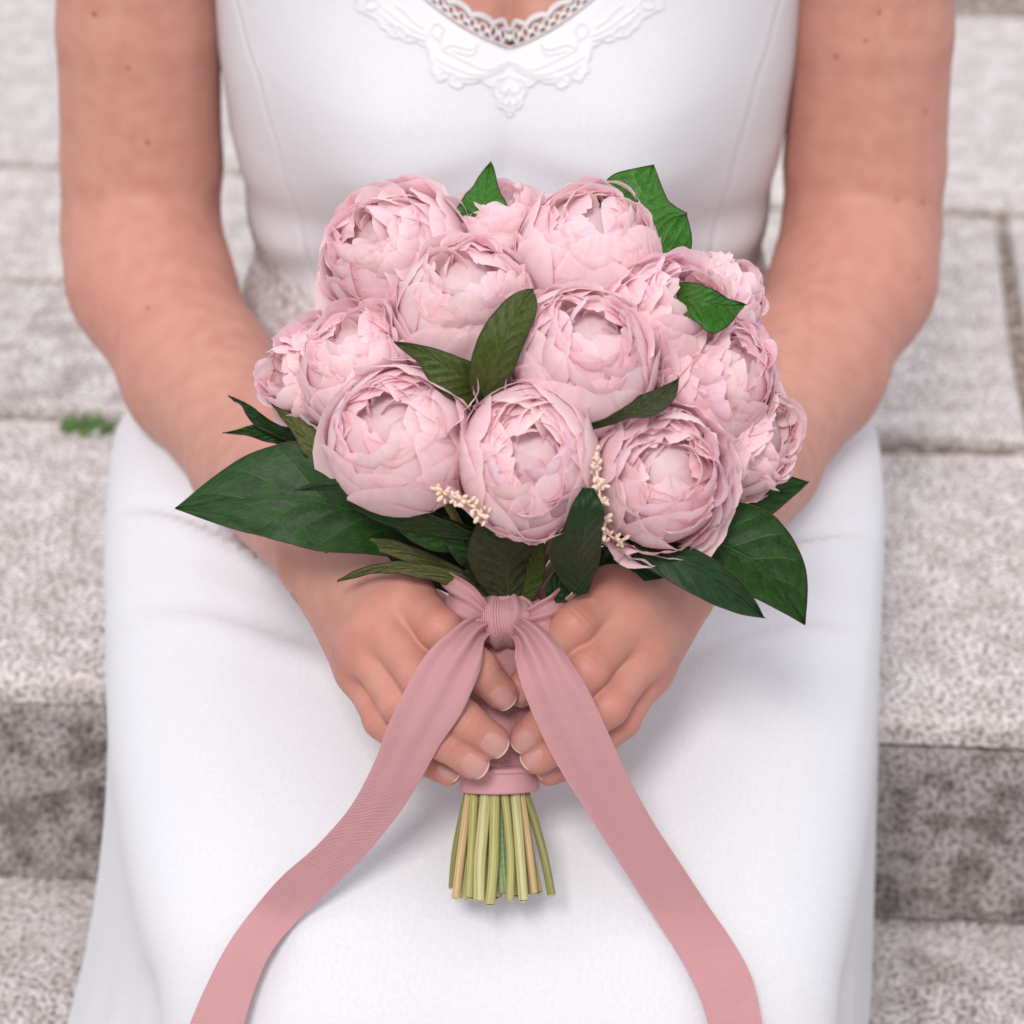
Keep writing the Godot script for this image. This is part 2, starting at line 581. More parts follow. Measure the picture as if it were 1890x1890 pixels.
func build_steps() -> void:
	var turn := Transform3D(Basis(Vector3.UP, deg_to_rad(-4.0)), Vector3(0, 0, 0.152))
	var steps := structure("stone_steps")
	steps.transform = turn
	var k := 0
	for s in 5:
		var y := -0.127 * s
		var z := 0.335 * s
		var cuts := [-2.6, -1.25, -0.03, 1.22, 2.6] if s % 2 == 0 else [-2.5, -1.0, 0.10, 1.45, 2.6]
		for i in 4:
			stone(steps, "tread_stone", cuts[i] + 0.003, cuts[i + 1] - 0.003, z - (0.285 if s == 0 else 0.350), z, y + [0.0, 0.002, -0.002, 0.001][i], 0.016, M.stone_pale if (i + s) % 3 else M.stone_grey, 3 + k)
			stone(steps, "riser_stone", cuts[i] + 0.003, cuts[i + 1] - 0.003, z - 0.2, z + 0.001, y - 0.0155 + [0.0, 0.002, -0.002, 0.001][i], 0.111, M.stone_shade_grime, 203 + k)  # block added apart from its tread so shade can be coloured into the face
			k += 1
	var bed := BoxMesh.new()
	bed.size = Vector3(5.2, 0.5, 0.32)
	for s in 4:
		var o := obj("step_core", bed, M.mortar, steps)
		o.position = Vector3(0, -0.127 * (s + 1) - 0.262, 0.335 * s - 0.17)
	var paving := structure("paving")
	paving.transform = turn
	var bp := BoxMesh.new()
	bp.size = Vector3(5.2, 0.8, 4.2)
	var base := obj("mortar_bed", bp, M.mortar, paving)
	base.position = Vector3(0, -0.409, -2.39)
	var slabs := [[-2.5, -1.1, -0.62, -0.297, "stone_grey"], [-1.085, -0.02, -0.465, -0.297, "stone_grey"], [-1.085, -0.12, -0.643, -0.473, "stone_pale"], [-0.005, 0.281, -0.607, -0.297, "stone_pale"], [0.2860, 0.83, -0.607, -0.299, "stone_pale"], [0.845, 2.5, -0.62, -0.297, "stone_smooth"],
		[-1.3, -0.11, -1.02, -0.650, "stone_smooth"], [-0.095, 0.78, -0.98, -0.623, "stone_smooth"], [0.795, 1.7, -1.0, -0.635, "stone_grey"], [-2.5, -1.315, -1.02, -0.637, "stone_pale"], [1.715, 2.5, -1.0, -0.635, "stone_pale"]]
	for z in range(3):
		for x in range(4):
			slabs.append([-2.5 + 1.26 * x + (0.0 if x == 0 else 0.2 * (z % 2)), -2.5 + 1.26 * (x + 1) - 0.014 + (0.0 if x == 3 else 0.2 * (z % 2)), -1.035 - 0.55 * (z + 1), -1.035 - 0.55 * z - 0.014, ["stone_dark", "stone_grey", "stone_pale", "stone_dark"][(x + z * 3) % 4] if z else "stone_dark"])
	for s in slabs:
		stone(paving, "paving_stone", s[0], s[1], s[2], s[3], rough.get_noise_2d(s[0] * 90.0, s[2] * 90.0) * 0.004, 0.05, M[s[4]], 60 + k)
		k += 1
	var g := PlaneMesh.new()
	g.size = Vector2(240, 240)
	var ground := obj("ground", g, M.ground)
	ground.position.y = -0.66
	ground.set_meta("kind", "structure")

func build_weed() -> void:
	var w := thing("weed", "small green weed growing in the joint behind the step, left of the dress", "plant", Transform3D(Basis(), Vector3(-0.247, -0.006, -0.133)))
	for i in 26:
		var acc := Acc.new()
		var creeping := i > 13
		var base := Vector3(rng.randf_range(-0.012, 0.016), 0, rng.randf_range(-0.004, 0.004)) if not creeping else Vector3(rng.randf_range(-0.05, 0.035), 0, rng.randf_range(-0.004, 0.004))
		var lean := Vector3(rng.randf_range(-1, 1), rng.randf_range(0.8, 2.0) if not creeping else 0.5, rng.randf_range(-0.5, 1.0)).normalized() * (rng.randf_range(0.016, 0.030) if not creeping else rng.randf_range(0.008, 0.014))
		var side := lean.cross(Vector3(rng.randf(), 0.4, rng.randf())).normalized() * rng.randf_range(0.0022, 0.004)
		acc.sheet(4, 7, func(u: float, v: float) -> Vector3:
			return base + lean * v + Vector3(0, -0.006 * v * v, 0) + side * (u * 2.0 - 1.0) * sin(PI * clampf(v * 0.95 + 0.05, 0, 1)) + lean.cross(side).normalized() * 0.0012 * absf(u * 2.0 - 1.0))
		obj("leaf", acc.mesh(), M.weed, w)

# ---------------------------------------------------------------- the woman
const WIDE: Array[float] = [0.08, 0.20, 0.11, 0.165, 0.14, 0.142, 0.175, 0.1325, 0.207, 0.1365, 0.25, 0.1435, 0.29, 0.1470, 0.36, 0.1485]
const DEEP: Array[float] = [0.08, 0.135, 0.14, 0.118, 0.175, 0.108, 0.207, 0.108, 0.25, 0.113, 0.30, 0.115, 0.36, 0.105]

func front(x: float, y: float, skin := false) -> float:           # the front of the bodice, or of the body under it
	var q := clampf(absf(x + 0.002) / (table(WIDE, y)), 0.0, 1.0)
	var z := -0.022 + table(DEEP, y) * sqrt(maxf(0.0, 1.0 - pow(q, 2.5)))
	var a := absf(x + 0.002)
	var low := 0.040 if y < 0.272 else 0.062
	z += (0.038 * exp(-pow((a - 0.057) / 0.050, 2.0) - pow((y - 0.272) / low, 2.0)) + 0.019 * exp(-pow(a / 0.036, 2.0) - pow((y - 0.272) / low, 2.0))) * (1.0 - pow(q, 5.0))
	if skin:
		z -= 0.006 + 0.010 * exp(-pow(a / 0.0065, 2.0)) * smoothstep(0.36, 0.325, y) + 0.004 * exp(-pow(a / 0.02, 2.0))
	return z

func seam_x(y: float) -> float:
	return table([0.10, 0.088, 0.17, 0.094, 0.22, 0.103, 0.255, 0.1105, 0.29, 0.1195, 0.315, 0.1285, 0.35, 0.140], y)

func bodice_z(x: float, y: float) -> float:
	var z := front(x, y)
	var a := absf(x + 0.002)
	var s := a - seam_x(y)
	z += 0.0008 * exp(-pow((s + 0.0018) / 0.0018, 2.0)) - 0.0017 * exp(-pow(s / 0.0012, 2.0))
	# soft drag folds below the bust and at the waist
	var t := (y - 0.20) + (a - 0.1) * 0.55
	z += 0.0034 * sin(t * 150.0) * smoothstep(0.05, 0.11, a) * smoothstep(0.245, 0.20, y) * smoothstep(0.10, 0.15, y)
	z += 0.0009 * sin((y + a * 0.35) * 210.0 + 2.0) * exp(-pow((y - 0.262) / 0.03, 2.0)) * smoothstep(0.10, 0.02, a)
	return z

func neck(x: float) -> float:                                     # height of the neckline
	var a := absf(x + 0.0012)
	return 0.3302 + a * 0.36 + 4.4 * a * a

func build_woman() -> void:
	var lady := thing("person", "seated woman in a white dress, bare arms, holding the bouquet with both hands", "person")
	var f := Flesh.new()
	f.trunk = func(p: Vector3) -> float:
		var w := table(WIDE, p.y) - 0.006
		var q := absf(p.x + 0.002) / w
		if p.z < -0.022:
			return (Vector2(q, (p.z + 0.022) / 0.085).length() - 1.0) * 0.085
		if q > 0.9:
			return (Vector2(q, (p.z + 0.022) / 0.09).length() - 1.0) * 0.09
		return (p.z - front(p.x, p.y, true)) * 0.75
	# arms
	for s in 2:
		var shoulder: Vector3 = [Vector3(-0.1834, 0.3982, -0.0300), Vector3(0.1762, 0.3982, -0.0300)][s]
		var upper: Vector3 = [Vector3(-0.1885, 0.2934, -0.0150), Vector3(0.1814, 0.2934, -0.0150)][s]
		var mid: Vector3 = [Vector3(-0.1900, 0.2264, -0.0050), Vector3(0.1811, 0.2264, -0.0050)][s]
		var low: Vector3 = [Vector3(-0.1913, 0.1914, 0.0050), Vector3(0.1801, 0.1914, 0.0050)][s]
		var elbow: Vector3 = [Vector3(-0.1851, 0.1796, 0.0350), Vector3(0.1744, 0.1796, 0.0350)][s]
		var fore: Vector3 = [Vector3(-0.1548, 0.1585, 0.1000), Vector3(0.1466, 0.1615, 0.1000)][s]
		var fore2: Vector3 = [Vector3(-0.1191, 0.1601, 0.1900), Vector3(0.1129, 0.1616, 0.1900)][s]
		var wrist: Vector3 = held * ([Vector3(-0.0749, 0.0323, -0.0420), Vector3(0.0748, 0.0328, -0.0420)][s])
		f.bone(shoulder, upper, 0.0425, 0.0412, 0.004)
		f.bone(upper, mid, 0.0412, 0.0412, 0.004)
		f.bone(mid, low, 0.0412, 0.0402, 0.004)
		f.bone(low, elbow, 0.0402, 0.0385, 0.006)
		f.bone(elbow, fore, 0.0385, 0.0362, 0.016)
		f.bone(fore, fore2, 0.0362, 0.0305, 0.012)
		var across := Vector3(0.72, 0.55, -0.1).normalized() * 0.007
		across.x *= 1.0 if s == 0 else -1.0
		f.bone(fore2 + across * 0.6, wrist + across, 0.0290, 0.0185, 0.008)
		f.bone(fore2 - across * 0.6, wrist - across, 0.0290, 0.0185, 0.008)
		f.spots.append([elbow + Vector3(0, 0.0, 0.04), 0.06, 0.25])
	f.folds = [[Vector3(-0.1802, 0.2054, 0.0400), Vector3(-0.1473, 0.1824, 0.0300), 0.0065, 0.0042], [Vector3(0.1705, 0.1981, 0.0400), Vector3(0.1369, 0.1794, 0.0300), 0.0065, 0.0042], [Vector3(-0.1760, 0.2017, 0.0430), Vector3(-0.1454, 0.1757, 0.0300), 0.016, -0.0035], [Vector3(0.1669, 0.1935, 0.0430), Vector3(0.1350, 0.1726, 0.0300), 0.016, -0.0035]]
	var hands: Array = [
		[ # the hand on the left of the picture: [metacarpal from, knuckle, first joint, second joint, tip, radii, ruddy]
			[Vector3(-0.0683, 0.0305, -0.0380), Vector3(-0.0421, 0.0118, 0.0100), Vector3(-0.0277, -0.0016, 0.0290), Vector3(-0.0121, -0.0175, 0.0315), Vector3(-0.0034, -0.0271, 0.0260), [0.0100, 0.0085, 0.0077, 0.0069]],
			[Vector3(-0.0720, 0.0282, -0.0400), Vector3(-0.0528, 0.0013, 0.0130), Vector3(-0.0353, -0.0209, 0.0325), Vector3(-0.0181, -0.0376, 0.0335), Vector3(-0.0067, -0.0462, 0.0285), [0.0100, 0.0085, 0.0078, 0.0070]],
			[Vector3(-0.0758, 0.0250, -0.0420), Vector3(-0.0585, -0.0092, 0.0080), Vector3(-0.0437, -0.0316, 0.0270), Vector3(-0.0263, -0.0460, 0.0310), Vector3(-0.0143, -0.0552, 0.0265), [0.0094, 0.0080, 0.0073, 0.0066]],
			[Vector3(-0.0773, 0.0200, -0.0440), Vector3(-0.0612, -0.0196, -0.0030), Vector3(-0.0517, -0.0390, 0.0120), Vector3(-0.0367, -0.0531, 0.0170), Vector3(-0.0249, -0.0595, 0.0140), [0.0085, 0.0070, 0.0064, 0.0058]]],
		[
			[Vector3(0.0682, 0.0305, -0.0380), Vector3(0.0417, 0.0122, 0.0100), Vector3(0.0260, 0.0003, 0.0280), Vector3(0.0130, -0.0147, 0.0260), Vector3(0.0052, -0.0259, 0.0190), [0.0100, 0.0083, 0.0075, 0.0067]],
			[Vector3(0.0715, 0.0282, -0.0400), Vector3(0.0484, 0.0019, 0.0120), Vector3(0.0312, -0.0174, 0.0290), Vector3(0.0169, -0.0364, 0.0290), Vector3(0.0070, -0.0449, 0.0225), [0.0100, 0.0085, 0.0077, 0.0068]],
			[Vector3(0.0744, 0.0250, -0.0420), Vector3(0.0550, -0.0108, 0.0060), Vector3(0.0395, -0.0326, 0.0240), Vector3(0.0234, -0.0463, 0.0265), Vector3(0.0113, -0.0537, 0.0205), [0.0094, 0.0080, 0.0073, 0.0066]],
			[Vector3(0.0758, 0.0200, -0.0440), Vector3(0.0568, -0.0201, -0.0050), Vector3(0.0457, -0.0393, 0.0080), Vector3(0.0302, -0.0539, 0.0130), Vector3(0.0163, -0.0599, 0.0090), [0.0085, 0.0070, 0.0064, 0.0058]]]]
	var nails := []
	for s in 2:
		for i in 4:
			var d: Array = hands[s][i]
			var p := PackedVector3Array()
			for k in 5:
				p.append(held * (d[k] as Vector3))
			var r: Array = d[5]
			f.bone(p[0], p[1], 0.0130, r[0] + 0.0006, 0.012)
			var g := 1 + s * 5 + i
			f.bone(p[1], p[2], r[0], r[1], 0.006, g)
			f.bone(p[2], p[3], r[1], r[2], 0.003, g)
			f.bone(p[3], p[4], r[2], r[3], 0.003, g)
			for k in [2, 3]:
				var al := (p[k + 1] - p[k - 1]).normalized()
				var up := held.basis.z
				up = (up - al * up.dot(al)).normalized()
				f.crease.append([p[k], al, up, r[k - 1] * 1.45])
				f.spots.append([p[k] + up * r[k - 1], 0.011, 0.55])
			f.spots.append([p[1] + held.basis.z * 0.01, 0.013, 0.5])
			f.spots.append([p[4], 0.014, 0.75])
			nails.append([p[3], p[4], r[3], s, i])
		var th: Array = [[Vector3(-0.0689, 0.0258, -0.0500), Vector3(-0.0396, 0.0046, -0.0300), Vector3(-0.0181, -0.0043, -0.0270), Vector3(-0.0050, -0.0098, -0.0240)], [Vector3(0.0688, 0.0258, -0.0500), Vector3(0.0384, 0.0046, -0.0300), Vector3(0.0180, -0.0043, -0.0270), Vector3(0.0049, -0.0132, -0.0240)]][s]
		var g2 := 5 + s * 5
		f.bone(held * (th[0] as Vector3), held * (th[1] as Vector3), 0.013, 0.0115, 0.012)
		f.bone(held * (th[1] as Vector3), held * (th[2] as Vector3), 0.0105, 0.0095, 0.004, g2)
		f.bone(held * (th[2] as Vector3), held * (th[3] as Vector3), 0.0095, 0.0075, 0.003, g2)
	var acc := Acc.new()
	var fwd := Vector3(0.35, -0.35, 0.87).normalized()
	for s in 2:
		var cut: Vector3 = held * ([Vector3(-0.0844, 0.0476, -0.0600), Vector3(0.0843, 0.0476, -0.0600)][s])
		var n := Vector3(fwd.x * (1.0 if s == 0 else -1.0), fwd.y, fwd.z)
		f.nets(acc, Vector3(-0.262, 0.10, -0.10) if s == 0 else Vector3(0.105, 0.10, -0.10), Vector3(-0.055, 0.47, 0.37) if s == 0 else Vector3(0.262, 0.47, 0.37), 0.0034, false, cut, -n)
		f.nets(acc, Vector3(-0.125, 0.11, 0.28) if s == 0 else Vector3(0.0035, 0.11, 0.28), Vector3(0.0035, 0.262, 0.475) if s == 0 else Vector3(0.125, 0.262, 0.475), 0.00115, false, cut - n * 0.004, n)
	f.nets(acc, Vector3(-0.075, 0.30, 0.0), Vector3(0.072, 0.45, 0.13), 0.0035, true, Vector3.ZERO, Vector3.BACK)
	obj("body", acc.mesh(), M.skin, lady)
	# moles on the arms
	for q in [Vector3(-0.2090, 0.3189, 0.0280), Vector3(-0.2224, 0.2869, 0.0050), Vector3(-0.1897, 0.2927, 0.0300), Vector3(-0.1815, 0.2548, 0.0340), Vector3(-0.2226, 0.2168, 0.0120), Vector3(-0.1726, 0.1845, 0.0950), Vector3(-0.1650, 0.1575, 0.1300), Vector3(0.1734, 0.3067, 0.0300), Vector3(0.1577, 0.2969, 0.0270), Vector3(0.1800, 0.3203, 0.0280), Vector3(0.2006, 0.2664, 0.0160), Vector3(0.1902, 0.2247, 0.0300), Vector3(0.2009, 0.2202, 0.0240), Vector3(0.1903, 0.1881, 0.0550)]:
		var all := PackedInt32Array()
		for k in f.a.size():
			all.append(k)
		var p: Vector3 = q
		var g := Vector3.ZERO
		for it in 6:
			var d := f.field(p, all, false, [])
			g = Vector3(f.field(p + Vector3(0.001, 0, 0), all, false, []) - d, f.field(p + Vector3(0, 0.001, 0), all, false, []) - d, f.field(p + Vector3(0, 0, 0.001), all, false, []) - d).normalized()
			p -= g * d
		var sz := rng.randf_range(0.0007, 0.0012)
		var e := frame_to(g)
		var mo := Acc.new()
		mo.blob(p, Basis(e.x * sz, g * 0.00022, e.y * sz * rng.randf_range(0.8, 1.1)), 10, 6)
		obj("mole", mo.mesh(), M.mole, lady)
	# fingernails
	for d in nails:
		var a: Vector3 = d[0]
		var b: Vector3 = d[1]
		var r: float = d[2] + 0.0002
		var al := (b - a).normalized()
		var roll: float = [[0.10, 0.05, 0.0, -0.35], [0.3, 0.0, -0.5, -0.5]][d[3]][d[4]]
		var up := held.basis.z
		up = (up - al * up.dot(al)).normalized().rotated(al, roll * (1.0 if d[3] == 0 else -1.0))
		var side := al.cross(up)
		var long: float = r * 1.75
		var plate := func(u: float, v: float, lift: float, v0: float, v1: float) -> Vector3:
			var t := lerpf(v0, v1, v)
			var x := (u * 2.0 - 1.0)
			var wide := 0.90 * sqrt(clampf(1.0 - pow(absf(clampf((0.55 - t) / 0.55, 0.0, 1.0)), 2.0), 0.05, 1.0)) * (1.0 - 0.10 * smoothstep(0.75, 1.08, t))
			var ang := x * wide
			var ax := (t - 0.72) * long + 0.10 * long * (1.0 - x * x) * smoothstep(0.5, 1.0, t)
			var over := maxf(0.0, ax)
			var rr := r * (1.0 - 0.10 * smoothstep(0.0, r, over)) + lift
			return b + al * ax + (up * cos(ang) + side * sin(ang) * 0.96) * rr - up * over * over * 25.0
		var pl := Acc.new()
		pl.sheet(14, 14, func(u: float, v: float) -> Vector3: return plate.call(u, v, 0.00025 - 0.0006 * (pow(absf(u * 2.0 - 1.0), 6.0) + pow(1.0 - v, 8.0)), 0.0, 0.95))
		var nail := obj("fingernail", pl.mesh(), M.nail, lady)
		var ed := Acc.new()
		ed.sheet(14, 3, func(u: float, v: float) -> Vector3: return plate.call(u, v, 0.0003 - 0.0005 * pow(absf(u * 2.0 - 1.0), 6.0), 0.94, 1.005))
		obj("nail_edge", ed.mesh(), M.nail_edge, nail)
	build_dress(lady)

func build_dress(lady: Node3D) -> void:
	var dress := part("dress", lady)
	var acc := Acc.new()
	acc.sheet(210, 150, func(u: float, v: float) -> Vector3:
		var a := (u - 0.5) * PI * 1.16
		var x0 := sin(a)
		var top := minf(0.365, neck(x0 * 0.141 - 0.002)) if absf(a) < 1.2 else 0.365
		var y := lerpf(0.085, top, v)
		var w := table(WIDE, y)
		var x := -0.002 + w * x0
		if absf(a) < PI / 2.0:
			return Vector3(x, y, bodice_z(x, y))
		return Vector3(x, y, -0.022 - 0.09 * absf(cos(a)) ))
	obj("bodice", acc.mesh(), M.cloth, dress)
	# crocheted panels at the sides of the waist
	for s in [-1.0, 1.0]:
		var lp := Acc.new()
		lp.sheet(40, 50, func(u: float, v: float) -> Vector3:
			var a := lerpf(0.50, 1.54, u)
			var y := lerpf(0.095, 0.178 + 0.030 * u * u, v)
			var x: float = table(WIDE, y) * sin(a) * s - 0.002
			var ed := minf(minf(u, 1.0 - u) * 12.0, minf(v, 1.0 - v) * 12.0)
			return Vector3(x * 1.004, y, bodice_z(x, y) + 0.0012 * clampf(ed, 0.0, 1.0) - 0.0004))
		obj("lace_panel", lp.mesh(), M.lace, dress)
	build_trim(dress)
	# skirt: from the waist over the lap and the knees
	var path := PackedVector3Array([Vector3(0, 0.060, -0.14), Vector3(0, 0.085, -0.06), Vector3(0, 0.120, 0.01), Vector3(0, 0.160, 0.055), Vector3(0, 0.158, 0.12), Vector3(0, 0.15, 0.20), Vector3(0, 0.14, 0.30), Vector3(0, 0.125, 0.38), Vector3(0, 0.108, 0.43), Vector3(0, 0.085, 0.465), Vector3(0, 0.050, 0.492), Vector3(0, 0.0, 0.508), Vector3(0, -0.07, 0.52), Vector3(0, -0.16, 0.535), Vector3(0, -0.26, 0.55)])
	var left := PackedFloat32Array([0.15, 0.195, 0.208, 0.207, 0.204, 0.196, 0.184, 0.170, 0.160, 0.152, 0.149, 0.150, 0.153, 0.158, 0.165])
	var right := PackedFloat32Array([0.14, 0.176, 0.190, 0.190, 0.187, 0.178, 0.166, 0.154, 0.145, 0.140, 0.138, 0.138, 0.140, 0.145, 0.15])
	var round_ := PackedFloat32Array([0.05, 0.055, 0.065, 0.085, 0.085, 0.085, 0.085, 0.08, 0.075, 0.07, 0.07, 0.07, 0.07, 0.07, 0.07])
	var drop := PackedFloat32Array([0.055, 0.08, 0.115, 0.155, 0.154, 0.20, 0.26, 0.30, 0.30, 0.30, 0.28, 0.26, 0.25, 0.25, 0.25])
	var flare_l := PackedFloat32Array([0.0, 0.0, -0.012, -0.012, 0.0, 0.004, 0.026, 0.066, 0.095, 0.11, 0.115, 0.11, 0.10, 0.095, 0.09])
	var flare_r := PackedFloat32Array([0.0, 0.0, -0.012, -0.012, 0.0, 0.003, 0.004, 0.008, 0.016, 0.024, 0.028, 0.03, 0.03, 0.03, 0.03])
	var sk := Acc.new()
	sk.sheet(170, 190, func(u: float, v: float) -> Vector3:
		var c := along(path, v)
		var t := (along(path, minf(v + 0.01, 1.0)) - along(path, maxf(v - 0.01, 0.0))).normalized()
		var down := Vector3(0, -t.z, t.y)                          # into the body, square to the path
		down = down.lerp(Vector3.DOWN, 0.75 * smoothstep(0.75, 0.35, v)).normalized()
		var x := u * 2.0 - 1.0
		var s := signf(x)
		var a := absf(x)
		var w := along1(left if x < 0.0 else right, v)
		var h := along1(round_, v)
		var l := along1(drop, v)
		var fl := along1(flare_l if x < 0.0 else flare_r, v)
		var out := 0.0
		var deep := 0.0
		var hang := 0.0
		if a < 0.72:
			var q := a / 0.72 * PI / 2.0
			out = w * pow(sin(q), 0.92)
			deep = h * (1.0 - pow(cos(q), 0.62))
			# the lap dips a little between the thighs
			deep += 0.010 * exp(-pow(a / 0.13, 2.0)) * smoothstep(0.30, 0.5, v) * smoothstep(0.95, 0.75, v)
		else:
			var q := (a - 0.72) / 0.28
			out = w + fl * (0.35 * q + 1.15 * q * q)
			deep = h
			hang = (l - h) * q
			out += (0.006 * sin(v * 46.0 + 1.0 + q * 1.5) + 0.004 * sin(v * 83.0)) * smoothstep(0.1, 0.7, q) * smoothstep(0.35, 0.6, v)
		var p := c + Vector3.RIGHT * s * out + down * deep + down.lerp(Vector3.DOWN, 0.8).normalized() * hang
		# creases that run from the groin out over the thighs
		var k := 0.0
		for cr in [[0.085, 0.270, 1.05, 0.0042, 0.0055], [0.070, 0.325, 0.75, 0.0026, 0.008]]:
			var e: float = (p.z - cr[1]) + (out - cr[0]) * cr[2]
			k += cr[3] * (exp(-pow((e - cr[4]) / cr[4], 2.0)) - exp(-pow((e + cr[4] * 0.6) / (cr[4] * 0.8), 2.0))) * smoothstep(cr[0] - 0.03, cr[0] + 0.02, out) * smoothstep(0.72, 0.45, a)
		k += 0.0030 * rough.get_noise_2d(x * 60.0, v * 60.0) + 0.0035 * (1.0 - absf(rough.get_noise_2d(x * 45.0 + v * 40.0 * s, v * 55.0 - a * 60.0 + 200.0)) * 4.0) * smoothstep(0.2, 0.35, v) * smoothstep(0.62, 0.45, v)
		p -= down * k
		# a pinch under the hip where the cloth is sat upon
		var pinch := exp(-pow((p.y - 0.036) / 0.010, 2.0)) * smoothstep(0.72, 0.9, a) * smoothstep(0.30, 0.22, v)
		p.x -= s * 0.012 * pinch
		if p.z < 0.15:
			p.y = maxf(p.y, 0.004)
		return p)
	obj("skirt", sk.mesh(), M.cloth, dress)

func build_trim(dress: Node3D) -> void:
	var on := func(x: float, y: float, lift: float) -> Vector3:
		return Vector3(x, y, bodice_z(x, y) + lift)
	var mirror := func(p: PackedVector2Array, s: float) -> PackedVector2Array:
		var o := PackedVector2Array()
		for q in p:
			o.append(Vector2(-0.0012 + q.x * s, q.y))
		return o
	var cord := func(acc: Acc, p: PackedVector2Array, r: float, lift: float) -> void:
		var c3 := PackedVector3Array()
		for q in p:
			c3.append(Vector3(q.x, q.y, 0.0))
		var smooth := curve(c3, (p.size() - 1) * 5)
		var pts := PackedVector3Array()
		for q in smooth:
			pts.append(on.call(q.x, q.y, lift))
		acc.tube(pts, even(r, pts.size()), 6, 1.0)
	# outline of the embroidered ground, half of it, from the top to the point
	var rim := PackedVector2Array([Vector2(0.0790, 0.3613), Vector2(0.0728, 0.3526), Vector2(0.0708, 0.3450), Vector2(0.0651, 0.3437), Vector2(0.0599, 0.3398), Vector2(0.0564, 0.3370), Vector2(0.0502, 0.3352), Vector2(0.0436, 0.3345), Vector2(0.0395, 0.3329), Vector2(0.0369, 0.3284), Vector2(0.0362, 0.3236), Vector2(0.0336, 0.3202), Vector2(0.0283, 0.3197), Vector2(0.0258, 0.3167), Vector2(0.0212, 0.3179), Vector2(0.0151, 0.3191), Vector2(0.0093, 0.3172), Vector2(0.0073, 0.3146), Vector2(0.0055, 0.3097), Vector2(0.0020, 0.3060), Vector2(-0.0001, 0.3034)])
	var ground := Acc.new()
	var stitch := Acc.new()
	for s in [-1.0, 1.0]:
		var edge: PackedVector2Array = mirror.call(rim, s)
		var e3 := PackedVector3Array()
		for q in edge:
			e3.append(Vector3(q.x, q.y, 0))
		ground.sheet(80, 14, func(u: float, v: float) -> Vector3:
			var q := along(e3, u)
			var xn := lerpf(s * 0.082, 0.0, u) - 0.0012
			var top := Vector3(xn, neck(xn) - 0.0006, 0)
			var p := top.lerp(q, v)
			return on.call(p.x, p.y, 0.0005 * smoothstep(0.0, 0.12, v) * smoothstep(1.0, 0.97, v) - 0.0002))
		# scalloped border
		var scal := PackedVector3Array()
		for k in 161:
			var t := k / 160.0
			var q := along(e3, t)
			var q2 := along(e3, minf(t + 0.005, 1.0))
			var tn := (q2 - q).normalized()
			var out: Vector3 = Vector3(tn.y, -tn.x, 0) * -s
			q += out * (0.0012 * absf(sin(t * 17.0 * PI)) - 0.0004)
			scal.append(on.call(q.x, q.y, 0.0006))
		stitch.tube(scal, even(0.0005, scal.size()), 6)
		for line in [
			[Vector2(0.0004, 0.3258), Vector2(0.0045, 0.3245), Vector2(0.0086, 0.3231), Vector2(0.0126, 0.3234), Vector2(0.0172, 0.3251), Vector2(0.0240, 0.3280), Vector2(0.0314, 0.3313)],
			[Vector2(0.0004, 0.3246), Vector2(0.0055, 0.3227), Vector2(0.0113, 0.3213), Vector2(0.0172, 0.3215), Vector2(0.0240, 0.3236), Vector2(0.0303, 0.3259), Vector2(0.0349, 0.3284)],
			[Vector2(0.0025, 0.3225), Vector2(0.0088, 0.3205), Vector2(0.0151, 0.3198), Vector2(0.0215, 0.3203), Vector2(0.0278, 0.3223), Vector2(0.0334, 0.3250)],
			[Vector2(0.0146, 0.3338), Vector2(0.0159, 0.3320), Vector2(0.0187, 0.3313), Vector2(0.0228, 0.3322), Vector2(0.0273, 0.3331), Vector2(0.0309, 0.3317)],
			[Vector2(0.0151, 0.3308), Vector2(0.0177, 0.3292), Vector2(0.0217, 0.3296), Vector2(0.0268, 0.3310)],
			[Vector2(0.0309, 0.3313), Vector2(0.0324, 0.3356), Vector2(0.0309, 0.3394), Vector2(0.0339, 0.3417), Vector2(0.0370, 0.3394), Vector2(0.0354, 0.3364), Vector2(0.0324, 0.3352)],
			[Vector2(0.0380, 0.3364), Vector2(0.0431, 0.3380), Vector2(0.0482, 0.3403), Vector2(0.0533, 0.3434), Vector2(0.0589, 0.3465)],
			[Vector2(0.0390, 0.3347), Vector2(0.0446, 0.3360), Vector2(0.0507, 0.3383), Vector2(0.0558, 0.3414), Vector2(0.0610, 0.3446)],
			[Vector2(0.0405, 0.3398), Vector2(0.0451, 0.3422), Vector2(0.0487, 0.3455), Vector2(0.0533, 0.3483)],
			[Vector2(0.0533, 0.3369), Vector2(0.0543, 0.3393), Vector2(0.0574, 0.3409)], [Vector2(0.0482, 0.3358), Vector2(0.0492, 0.3385), Vector2(0.0522, 0.3401)],
			[Vector2(0.0605, 0.3472), Vector2(0.0630, 0.3502), Vector2(0.0671, 0.3493), Vector2(0.0682, 0.3463), Vector2(0.0651, 0.3454), Vector2(0.0620, 0.3467)],
			[Vector2(0.0009, 0.3198), Vector2(0.0045, 0.3179), Vector2(0.0050, 0.3149), Vector2(0.0025, 0.3133), Vector2(0.0004, 0.3149)],
			[Vector2(0.0004, 0.3128), Vector2(0.0030, 0.3121), Vector2(0.0037, 0.3097), Vector2(0.0015, 0.3083), Vector2(0.0002, 0.3101)],
			[Vector2(0.0002, 0.3078), Vector2(0.0017, 0.3069), Vector2(0.0009, 0.3051)],
			[Vector2(0.0040, 0.3195), Vector2(0.0070, 0.3181), Vector2(0.0065, 0.3158)], [Vector2(0.0278, 0.3208), Vector2(0.0298, 0.3229), Vector2(0.0319, 0.3221)], [Vector2(0.0217, 0.3185), Vector2(0.0238, 0.3203), Vector2(0.0263, 0.3194)]]:
			cord.call(stitch, mirror.call(PackedVector2Array(line), s), 0.00048, 0.0005)
